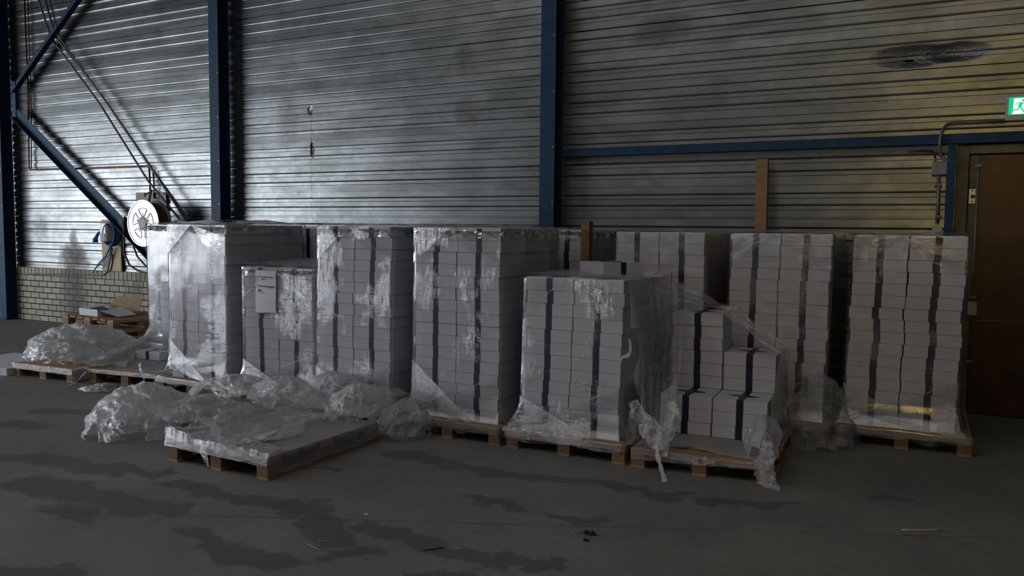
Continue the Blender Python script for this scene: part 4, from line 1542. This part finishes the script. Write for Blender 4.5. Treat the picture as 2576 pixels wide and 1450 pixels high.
# ================================================================== crumpled film
def dome(cx, cy, a, b_, h, seed, z0=0.0, rz=0.0, nu=170, nv=52, amp=.05, fine=.018, skirt=.0, m='crumple', hollow=0.0, squash=1.0, prof=.62):
    """a crumpled heap of film: an uneven dome with folded, ridged skin"""
    vs, fs = [], []
    for j in range(nv + 1):
        r = (j / nv)
        for i in range(nu):
            t = 2 * math.pi * i / nu
            ux, uy = math.cos(t), math.sin(t)
            edge = 1 + .22 * noise.noise(Vector((ux * 1.6 + seed, uy * 1.6, seed))) + .10 * noise.noise(Vector((ux * 5 + seed, uy * 5, seed * 2))) * r
            x, y = ux * r * a * edge, uy * r * b_ * edge
            z = h * (max(0.0, 1 - r ** 2.2)) ** prof
            p = Vector((x, y, z))
            # fold pattern
            ca_, sa_ = math.cos(seed), math.sin(seed)
            st = Vector(((p.x * ca_ + p.y * sa_) * .45, (p.y * ca_ - p.x * sa_) * 1.5, p.z))
            fld = .5 * ridged(p, 5.0, seed) + .5 * ridged(st, 5.5, seed)
            fld2 = ridged(st, 12, seed + 5)
            fin = ridged(st, 30, seed + 9)
            k = 0.25 + .75 * (1 - r) if z0 == 0 else .6
            out = Vector((ux * r, uy * r, .9 * (1.1 - r)))
            p = p + out * (amp * (fld - .35) + amp * .45 * (fld2 - .3) + fine * .5 * fin)
            p.x += .04 * nz(p, 7, seed + 11) ; p.y += .04 * nz(p, 7, seed + 17)
            p.z = max(p.z, .004 + .006 * (1 + nz(p, 20, seed)))
            q_ = Matrix.Rotation(rz, 3, 'Z') @ p
            vs.append((cx + q_.x, cy + q_.y, z0 + q_.z))
    for j in range(nv):
        for i in range(nu):
            c = vs[j * nu + i]
            if j > nv * .955 and noise.noise(Vector((i * .11 + seed, j * .3, seed))) > .15: continue
            if hollow and noise.noise(Vector((i * .05 + seed * 3, j * .09, seed))) > hollow: continue
            fs.append((j * nu + i, j * nu + (i + 1) % nu, (j + 1) * nu + (i + 1) % nu, (j + 1) * nu + i))
    b = MB(); b.add(vs, fs)
    return b


def ribbon(pts, widths, seed, nu=90, nv=18, amp=.03, m='crumple', twist=0.0, up=(0, 0, 1)):
    """crumpled strip that follows points"""
    pts = [Vector(p) for p in pts]
    n = len(pts) - 1
    vs, fs = [], []
    for i in range(nu + 1):
        t = i / nu * n
        k = min(int(t), n - 1)
        f = t - k
        p_1, p0, p1, p2 = pts[max(k - 1, 0)], pts[k], pts[k + 1], pts[min(k + 2, n)]
        p = 0.5 * ((2 * p0) + (p1 - p_1) * f + (2 * p_1 - 5 * p0 + 4 * p1 - p2) * f * f + (3 * p0 - p_1 - 3 * p1 + p2) * f ** 3)
        d = (p1 - p0).normalized()
        s = d.cross(Vector(up))
        if s.length < 1e-3: s = d.orthogonal()
        s.normalize()
        s = Matrix.Rotation(twist * i / nu, 3, d) @ s
        nn = s.cross(d)
        w = widths[k] * (1 - f) + widths[k + 1] * f
        for j in range(nv + 1):
            v = j / nv - .5
            ww = w * (1 + .25 * noise.noise(Vector((i * .15, j * 3 // nv, seed))))
            q_ = p + s * v * ww
            q_ = q_ + nn * (amp * ridged(q_, 9, seed) + amp * .4 * ridged(q_, 24, seed + 3)) * min(1, w * 6) + s * (.3 * amp * nz(q_, 12, seed))
            q_.z = max(q_.z, .004)
            vs.append(q_)
    for i in range(nu):
        for j in range(nv):
            if (j == 0 or j == nv - 1) and noise.noise(Vector((i * .3, j, seed))) > .1: continue
            fs.append((i * (nv + 1) + j, i * (nv + 1) + j + 1, (i + 1) * (nv + 1) + j + 1, (i + 1) * (nv + 1) + j))
    b = MB(); b.add(vs, fs)
    return b


# --- front pallet heap
hp0 = empty('film_heap', (P0o.x + .3, P0o.y + .8, 0))
tag(hp0, 'big heap of crumpled clear film spread over the front pallet', 'film', 'loose film heaps')
hl = hp0.location.copy()


def rebase(b, o):
    b.v = [(v[0] - o.x, v[1] - o.y, v[2] - o.z) for v in b.v]
    return b


c_ = atz(325, 1085, 0.0)
rebase(dome(c_.x + .02, c_.y + .12, .42, .46, .34, 2.3, amp=.06, rz=.5), hl).build('crumpled_lump', M['crumple'], hp0, True)
c_ = atz(400, 1030, 0.1)
rebase(dome(c_.x, c_.y, .34, .30, .26, 5.1, amp=.06, rz=.1), hl).build('crumpled_lump', M['crumple'], hp0, True)
# sheet over the boards
vs, fs = [], []
nu, nv = 130, 130
for j in range(nv + 1):
    for i in range(nu + 1):
        u, v = i / nu, j / nv
        x, y = P0o.x - .03 + u * (PW + .04), P0o.y - .012 + v * (PD + .06)
        p = Vector((x, y, 0))
        back = max(0, v - .45) / .55
        lft = max(0, .45 - u) / .45
        z = .172 + .05 * back ** 1.5 + .03 * lft + (.020 + .035 * back + .02 * lft) * (ridged(p, 4.5, 3.3)) + (.008 + .012 * back + .008 * lft) * ridged(p, 14, 1.1) + .005 * ridged(p, 35, 8)
        if v < .012: z = .11 + .03 * u
        vs.append((x, y, max(z, .162) if v >= .012 else z))
for j in range(nv):
    for i in range(nu):
        u, v = i / nu, j / nv
        if u > .74 + .2 * noise.noise(Vector((v * 4, 2, 0))) and v > .16 and v < .80: continue
        fs.append((j * (nu + 1) + i, j * (nu + 1) + i + 1, (j + 1) * (nu + 1) + i + 1, (j + 1) * (nu + 1) + i))
b = MB(); b.add(vs, fs)
rebase(b, hl).build('draped_sheet', M['lightfilm'], hp0, True)
# ridge along the back
for (px, py, ra_, rb_, hh, sd, zz) in ((840, 1020, .42, .22, .27, 7.7, .15), (600, 1000, .50, .24, .18, 9.2, .15), (720, 1015, .38, .24, .22, 19.2, .15), (905, 1045, .28, .28, .24, 11.9, .15), (520, 1045, .38, .34, .13, 31.0, .155)):
    c_ = atz(px, py, zz)
    rebase(dome(c_.x, c_.y, ra_, rb_, hh, sd, z0=zz, amp=.035, nu=150, nv=40), hl).build('crumpled_ridge', M['crumple'] if hh > .2 else M['lightfilm'], hp0, True)
c_ = atz(1015, 1095, 0.0)
rebase(dome(c_.x, c_.y + .06, .24, .30, .26, 13.7, amp=.055, rz=.2), hl).build('crumpled_lump', M['crumple'], hp0, True)
c_ = atz(965, 1045, 0.1)
rebase(dome(c_.x + .02, c_.y + .1, .22, .26, .24, 15.7, z0=.05, amp=.05), hl).build('crumpled_lump', M['lightfilm'], hp0, True)
hz = .20
rebase(ribbon([atz(536, 1062, .30), atz(545, 1098, .24), atz(560, 1112, .20), atz(600, 1118, .185), atz(650, 1105, .19), atz(700, 1082, .20)], [.03, .09, .13, .13, .10, .03], 4.0, amp=.022), hl).build('twisted_strip', M['edgefilm'], hp0, True)
rebase(ribbon([atz(560, 1112, .20), atz(620, 1150, .178), atz(668, 1172, .170)], [.06, .05, .03], 6.0, amp=.012), hl).build('twisted_strip', M['edgefilm'], hp0, True)
rebase(ribbon([atz(552, 1112, .20), Vector((P0o.x + .40, P0o.y - .03, .15)), Vector((P0o.x + .42, P0o.y - .035, .09)), Vector((P0o.x + .45, P0o.y - .03, .03))], [.06, .08, .05, .02], 8.0, nu=50, amp=.014, up=(0, 1, 0)), hl).build('twisted_strip', M['crumple'], hp0, True)
# film round the rim of the front pallet
b = MB()
b.add(*patch((P0o.x, P0o.y - .008, .112), (P0o.x + PW + .006, P0o.y - .008, .095), (P0o.x + PW + .006, P0o.y - .008, .165), (P0o.x, P0o.y - .008, .168), 60, 8, 0, .004, 4, 20))
b.add(*patch((P0o.x + PW + .008, P0o.y, .03), (P0o.x + PW + .008, P0o.y + PD, .03), (P0o.x + PW + .008, P0o.y + PD, .165), (P0o.x + PW + .008, P0o.y, .165), 60, 10, 0, .003, 5, 20))
rebase(b, hl).build('rim_film', M['fold'], hp0, True)
b = MB()
b.add(*patch((P0o.x + .01, P0o.y - .014, .125), (P0o.x + PW - .25, P0o.y - .014, .105), (P0o.x + PW - .02, P0o.y - .014, .158), (P0o.x, P0o.y - .014, .168), 60, 8, 0, .005, 14, 24))
rebase(b, hl).build('rim_film', M['edgefilm'], hp0, True)

# --- heap on the bright-wrapped pallet
h1 = empty('film_heap', (P1o.x + .5, P1o.y + .6, 0))
tag(h1, 'long heap of crumpled film on the low pallet near the brick plinth', 'film', 'loose film heaps')
hl = h1.location.copy()
c_ = atz(232, 880, .16)
rebase(dome(c_.x - .05, c_.y - .1, .62, .52, .30, 21.3, z0=.15, amp=.055, rz=.2), hl).build('crumpled_lump', M['crumple'], h1, True)
c_ = atz(150, 900, .16)
rebase(dome(c_.x + .12, c_.y, .5, .34, .20, 23.1, z0=.15, amp=.05), hl).build('crumpled_lump', M['crumple'], h1, True)
c_ = atz(290, 890, .16)
rebase(dome(c_.x, c_.y, .55, .36, .20, 25.9, z0=.12, amp=.05, rz=.3), hl).build('crumpled_lump', M['lightfilm'], h1, True)
b = MB()
e0, e1 = P1o, Vector((*loc(P1o, a1, PW, 0), 0))
off_ = Vector((0, -.01, 0))
b.add(*patch(e0 + off_ + Vector((0, 0, .085)), e1 + off_ + Vector((0, 0, .085)), e1 + off_ + Vector((0, 0, .15)), e0 + off_ + Vector((0, 0, .15)), 50, 8, 0, .004, 3, 20))
f1 = Vector((*loc(P1o, a1, PW + .008, PD), 0))
b.add(*patch(e1 + Vector((.008, 0, .02)), f1 + Vector((0, 0, .02)), f1 + Vector((0, 0, .15)), e1 + Vector((.008, 0, .15)), 40, 8, 0, .004, 6, 20))
rebase(b, hl).build('rim_film', M['edgefilm'], h1, True)

# --- sail of film pulled up to the slim column
h2 = empty('film_sail', (P2o.x + .5, P2o.y + .6, 0))
tag(h2, 'sheet of clear film sloping up from the nearly empty pallet to the slim column', 'film', 'loose film sheets')
hl = h2.location.copy()
T0 = Vector((cl.x - .01, cl.y - .03, .93))
T1 = Vector((cl.x - .01, cl.y - .03, .30))
b = MB()
b.add(*patch(Vector((P2o.x - .35, P2o.y + .45, .30)), T1 + Vector((0, -.05, -.12)), T0, Vector((P2o.x - .20, P2o.y + .95, .42)), 60, 40, .16, .02, 6, 6))
b.add(*patch(Vector((P2o.x - .10, P2o.y + .02, .17)), Vector((*loc(P2o, a2, .40, .10), .17)), T1 + Vector((-.1, -.1, -.05)), Vector((P2o.x - .25, P2o.y + .5, .26)), 60, 40, .03, .025, 9, 7))
rebase(b, hl).build('film_sheet', M['lightfilm'], h2, True)
rebase(ribbon([atz(218, 915, .22), atz(290, 890, .25), atz(345, 865, .30), atz(395, 835, .40)], [.06, .14, .14, .05], 33, amp=.03), hl).build('crumpled_fold', M['crumple'], h2, True)
b = MB()
e0, e1 = Vector((*loc(P2o, a2, 0, -.01), 0)), Vector((*loc(P2o, a2, PW, -.01), 0))
b.add(*patch(e0 + Vector((0, 0, .11)), e1 + Vector((0, 0, .10)), e1 + Vector((0, 0, .15)), e0 + Vector((0, 0, .15)), 50, 6, 0, .006, 3, 20))
rebase(b, hl).build('rim_film', M['edgefilm'], h2, True)
rebase(ribbon([atz(350, 915, .30), atz(354, 935, .22), atz(362, 955, .13), atz(356, 975, .10), atz(345, 990, .02)], [.03, .05, .03, .12, .03], 37, nu=50, amp=.015, up=(0, 1, 0)), hl).build('hanging_shred', M['crumple'], h2, True)
rebase(ribbon([Vector((*loc(P2o, a2, .96, .0), .15)), Vector((*loc(P2o, a2, 1.15, .2), .20)), Vector((*loc(P2o, a2, 1.25, .5), .27))], [.05, .10, .05], 41, nu=50, amp=.02), hl).build('crumpled_fold', M['lightfilm'], h2, True)

rebase_ = lambda b: b
s1 = ribbon([atz(215, 935, .14), atz(205, 948, .08), atz(190, 962, .02), atz(160, 976, .006)], [.03, .035, .035, .008], 43, nu=40, nv=6, amp=.006)
tag(s1.build('film_tail', M['edgefilm'], smooth=True), 'white film tail hanging to the floor between two low pallets', 'film', 'loose film shreds')
c_ = atz(235, 985)
tag(dome(c_.x, c_.y, .16, .06, .05, 45, nu=60, nv=16, amp=.012, rz=.3).build('film_shred', M['crumple'], smooth=True), 'small crumpled film shred on the floor before the nearly empty pallet', 'film', 'loose film shreds')
c_ = atz(268, 972)
tag(dome(c_.x, c_.y, .12, .04, .03, 47, nu=50, nv=14, amp=.01, rz=.5).build('film_shred', M['lightfilm'], smooth=True), 'flat film shred on the floor close to the nearly empty pallet', 'film', 'loose film shreds')

# --- torn curtain of film beside the short stack
O6 = spec['S6'][0]
h6 = empty('film_curtain', (O6.x + W2 + .1, O6.y + .3, 0))
tag(h6, 'torn curtain of loose film hanging off the short stack beside the half-emptied pallet', 'film', 'loose film sheets')
hl = h6.location.copy()
vs, fs = [], []
nu, nv = 70, 90
for j in range(nv + 1):
    v = j / nv
    for i in range(nu + 1):
        u = i / nu
        # top edge along the stack's side top, bottom edge at the reel-side corner of the half-emptied pallet
        T = Vector((O6.x + W2 + .02 + .22 * u ** 1.5, O6.y + .02 + .70 * u, zt6 + .01 - .05 * u))
        Bm = Vector((PAo.x - .05 + .30 * u, PAo.y - .02 + .10 * u + .12 * math.sin(u * 4), .17 - .04 * u))
        p = T.lerp(Bm, v ** 1.05)
        amp = .012 + .05 * v * (1 - v * .4)
        k = ridged(Vector((u * 3.2, v * 1.1, 0)), 2.2, 3) * amp + ridged(p, 9, 7) * amp * .45 + ridged(p, 24, 2) * .006
        p = p + Vector((.75, -.66, 0)) * (k * .8 + .03 * math.sin(math.pi * v))
        p.z += -.04 * math.sin(u * 9) * v * .4
        vs.append(p)
for j in range(nv):
    for i in range(nu):
        u, v = i / nu, j / nv
        if u < .12 + .10 * noise.noise(Vector((v * 6, 1, 2))) and .3 < v < .8: continue
        fs.append((j * (nu + 1) + i, j * (nu + 1) + i + 1, (j + 1) * (nu + 1) + i + 1, (j + 1) * (nu + 1) + i))
b = MB(); b.add(vs, fs)
rebase(b, hl).build('film_sheet', M['lightfilm'], h6, True)
fx = aty(1580, 860, O6.y - .05)
rebase(ribbon([aty(1583, 853, O6.y - .04), aty(1586, 875, O6.y - .05), aty(1580, 893, O6.y - .05), aty(1566, 900, O6.y - .04), aty(1562, 915, O6.y - .03)], [.010, .022, .03, .02, .004], 51, nu=40, nv=6, amp=.006, up=(0, 1, 0)), hl).build('torn_tab', M['edgefilm'], h6, True)
q0 = Vector((*loc(PAo, aA, .10, -.05), 0))
rebase(ribbon([aty(1590, 1010, q0.y - .02), aty(1612, 1055, q0.y - .02), aty(1640, 1095, q0.y - .03), aty(1652, 1130, q0.y - .04)], [.06, .13, .16, .05], 53, nu=70, amp=.03, up=(0, 1, 0)), hl).build('bunched_fold', M['crumple'], h6, True)
rebase(ribbon([aty(1690, 1010, q0.y + .05), aty(1690, 1055, q0.y), aty(1672, 1095, q0.y - .02), aty(1655, 1130, q0.y - .04)], [.05, .12, .12, .04], 55, nu=70, amp=.03, up=(0, 1, 0)), hl).build('bunched_fold', M['lightfilm'], h6, True)
g0 = aty(1650, 1122, q0.y - .05)
g1 = atz(1672, 1214, .006)
rebase(ribbon([g0, g0.lerp(g1, .5) + Vector((-.01, 0, .02)), g0.lerp(g1, .85) + Vector((0, 0, .0)), g1], [.03, .035, .035, .045], 57, nu=40, nv=6, amp=.006, up=(0, 1, 0)), hl).build('white_tail', M['edgefilm'], h6, True)

# --- film over the half-emptied pallet
hA = empty('film_drape', (PAo.x + .5, PAo.y + .9, 0))
tag(hA, 'thin film draped over the boxes of the half-emptied pallet', 'film', 'loose film sheets')
hl = hA.location.copy()


def FA(x, y, z):
    q_ = loc(PAo, aA, x, y); return Vector((q_[0], q_[1], z))


zA, zB = .158 + 9 * .0985, .158 + 6 * .0985
b = MB()
b.add(*patch(FA(.03, .80, zA + .10), FA(.47, .78, zA + .012), FA(.50, 1.20, zA + .02), FA(.0, 1.20, zA + .20), 40, 30, .0, .018, 3, 8))
b.add(*patch(FA(.47, .78, zA + .012), FA(.885, .80, zB + .015), FA(.90, 1.20, zB + .04), FA(.49, 1.20, zA + .02), 40, 30, .0, .012, 5, 9))
b.add(*patch(FA(-.18, .55, zt6 + .0), FA(.03, .80, zA + .10), FA(.0, 1.20, zA + .20), FA(-.2, 1.0, zt6 + .02), 24, 24, .02, .014, 7, 9))
b.add(*patch(FA(.895, .76, .17), FA(.905, 1.2, .17), FA(.90, 1.20, zB + .03), FA(.885, .80, zB + .015), 24, 30, 0, .008, 8, 9))
b.add(*patch(FA(.90, .42, .17), FA(.895, .80, .17), FA(.89, .80, zB + .0), FA(.885, .44, .50), 24, 24, 0, .008, 9, 9))
rebase(b, hl).build('film_sheet', M['film'], hA, True)
rebase(ribbon([FA(.46, .77, zA + .014), FA(.60, .775, zA - .06), FA(.75, .78, zA - .18), FA(.89, .79, zB + .02)], [.015, .02, .03, .05], 61, nu=60, nv=8, amp=.006), hl).build('stretched_edge', M['crumple'], hA, True)
c_ = FA(.90, .10, .0)
rebase(dome(c_.x - .03, c_.y + .12, .10, .16, .26, 63, z0=.15, amp=.03, nu=110, nv=40, prof=.4), hl).build('corner_bag', M['lightfilm'], hA, True)
rebase(ribbon([FA(.93, .04, .30), FA(.93, -.02, .20), FA(.92, -.045, .14), FA(.95, -.07, .05), FA(1.03, -.10, .006)], [.05, .12, .14, .13, .03], 65, nu=70, amp=.022, up=(0, 1, 0)), hl).build('corner_tail', M['crumple'], hA, True)
b = MB(); b.tube([FA(.86 + .10 * t / 8, .03 + .002 * t, .385 + .03 * math.sin(t * .45) - .012 * t) for t in range(9)], .003, 6)
rebase(b, hl).build('film_strand', M['edgefilm'], hA, True)
b = MB()
b.add(*patch(FA(0, -.010, .06), FA(PW, -.010, .105), FA(PW, -.010, .148), FA(0, -.010, .148), 60, 8, 0, .005, 23, 20))
rebase(b, hl).build('rim_film', M['lightfilm'], hA, True)

# --- heap behind the half-emptied pallet
c_ = atz(2020, 1130)
hb = dome(c_.x + .05, c_.y + .35, .30, .38, .52, 71, amp=.06, nu=130, nv=44, prof=.9)
tag(hb.build('film_heap', M['lightfilm'], smooth=True), 'dim heap of loose film on the floor behind the half-emptied pallet', 'film', 'loose film heaps')

# --- loose film lying on top of the papered stack, and over the short stack
for (k, lab, sd) in (('S2', 'rumpled film lying on top of the stack with the paper notice', 81), ('S6', 'rumpled film lying around the loose box on the short stack', 83)):
    O, a, n = spec[k]
    top = .1445 + n * LHS[k]
    vs, fs = [], []
    for j in range(51):
        for i in range(61):
            u, v = i / 60, j / 50
            x, y = -.01 + u * (W2 + .02), v * 1.0
            p = Vector((x, y, 0))
            z = top + .022 + .012 * ridged(p, 6, sd) + .006 * ridged(p, 18, sd) + .02 * v
            if k == 'S6' and (x - .55) ** 2 + (y - .62) ** 2 < .36 ** 2: z = top + .012 + .003 * ridged(p, 18, sd)
            if k == 'S6': z = min(z, top + .028)
            q_ = loc(O, a, x, y)
            vs.append((q_[0], q_[1], z))
    for j in range(50):
        for i in range(60):
            u, v = i / 60 * W2, j / 50
            if k == 'S6' and (u - .55) ** 2 + (v - .72) ** 2 < .30 ** 2: continue
            fs.append((j * 61 + i, j * 61 + i + 1, (j + 1) * 61 + i + 1, (j + 1) * 61 + i))
    b = MB(); b.add(vs, fs)
    tag(b.build('film_cover', M['lightfilm'], smooth=True), lab, 'film', 'loose film sheets')

# --- torn wisps hanging near the papered stack foot
O2_ = spec['S2'][0]
b_ = ribbon([atz(560, 985, .10), atz(600, 975, .17), atz(650, 970, .22), atz(700, 985, .20), atz(745, 990, .16)], [.05, .16, .18, .16, .05], 91, amp=.035)
tag(b_.build('film_fold', M['crumple'], smooth=True), 'rumpled film fold lying at the foot of the papered stack', 'film', 'loose film sheets')

# ================================================================== floor litter
def litter(x, y, L_, w, ang, label, m, name='litter_strip', h=.003, bend=.035):
    c = atz(x, y)
    pts = [Vector((c.x + math.cos(ang + bend * t) * L_ * (t / 6 - .5), c.y + math.sin(ang + bend * t) * L_ * (t / 6 - .5), h + .001)) for t in range(7)]
    b = MB(); b.tube(pts, [w * .4] + [w] * 5 + [w * .4], 6)
    return tag(b.build(name, m, smooth=True), label, 'litter', 'scraps on the concrete floor')


litter(790, 1380, .14, .0022, -.35, 'pale thin straw on dark stain in the front floor area', M['straw'], 'straw')
litter(812, 1364, .06, .002, .4, 'short pale fibre beside the thin straw', M['straw'], 'fibre')
litter(1090, 1384, .13, .003, .75, 'dark slim twig on the stained concrete', M['leaf'], 'twig')
litter(2322, 1337, .24, .007, .42, 'pale flat strip on the floor before the brown door', M['straw'], 'plastic_strip')
litter(815, 1145, .05, .003, .3, 'dark crumb beside the front pallet', M['leaf'], 'crumb')
c = atz(1483, 1345)
lf = empty('dead_leaf', (c.x, c.y, 0))
tag(lf, 'dark curled dead leaf with thin stalk on the concrete', 'leaf', 'scraps on the concrete floor')
b = MB()
vs, fs = [], []
for j in range(9):
    for i in range(13):
        u, v = i / 12 - .5, j / 8 - .5
        wd = math.sqrt(max(0, .25 - u * u)) * 2
        vs.append((u * .085, v * .05 * wd, .006 + .012 * abs(v) * wd + .005 * math.sin(u * 14)))
fs = [(j * 13 + i, j * 13 + i + 1, (j + 1) * 13 + i + 1, (j + 1) * 13 + i) for j in range(8) for i in range(12)]
b.add(vs, fs); b.build('blade', M['leaf'], lf, True)
b = MB(); b.tube([(-.04, 0, .006), (-.07, -.012, .008), (-.10, -.03, .004)], .0013, 5); b.build('stalk', M['straw'], lf, True)
c = atz(1474, 1362)
b = MB(); b.add([(v[0] * .45 + c.x, v[1] * .6 + c.y, v[2] * .7) for v in vs], fs)
tag(b.build('dead_leaf', M['leaf'], smooth=True), 'tiny dark leaf scrap just in front of the dead leaf', 'leaf', 'scraps on the concrete floor')
c = atz(922, 1295)
b = MB()
star = [(.017 * (1 if k % 2 else .45) * math.cos(k * .63), .017 * (1 if k % 2 else .45) * math.sin(k * .63)) for k in range(10)]
b.add([(c.x + x, c.y + y, .003) for x, y in star] + [(c.x + x, c.y + y, .0005) for x, y in star], [tuple(range(10))] + [(i, i + 10, (i + 1) % 10 + 10, (i + 1) % 10) for i in range(10)])
tag(b.build('paper_scrap', M['paper']), 'tiny white paper scrap alone on the concrete', 'litter', 'scraps on the concrete floor')
print('individual boxes', NB[0])
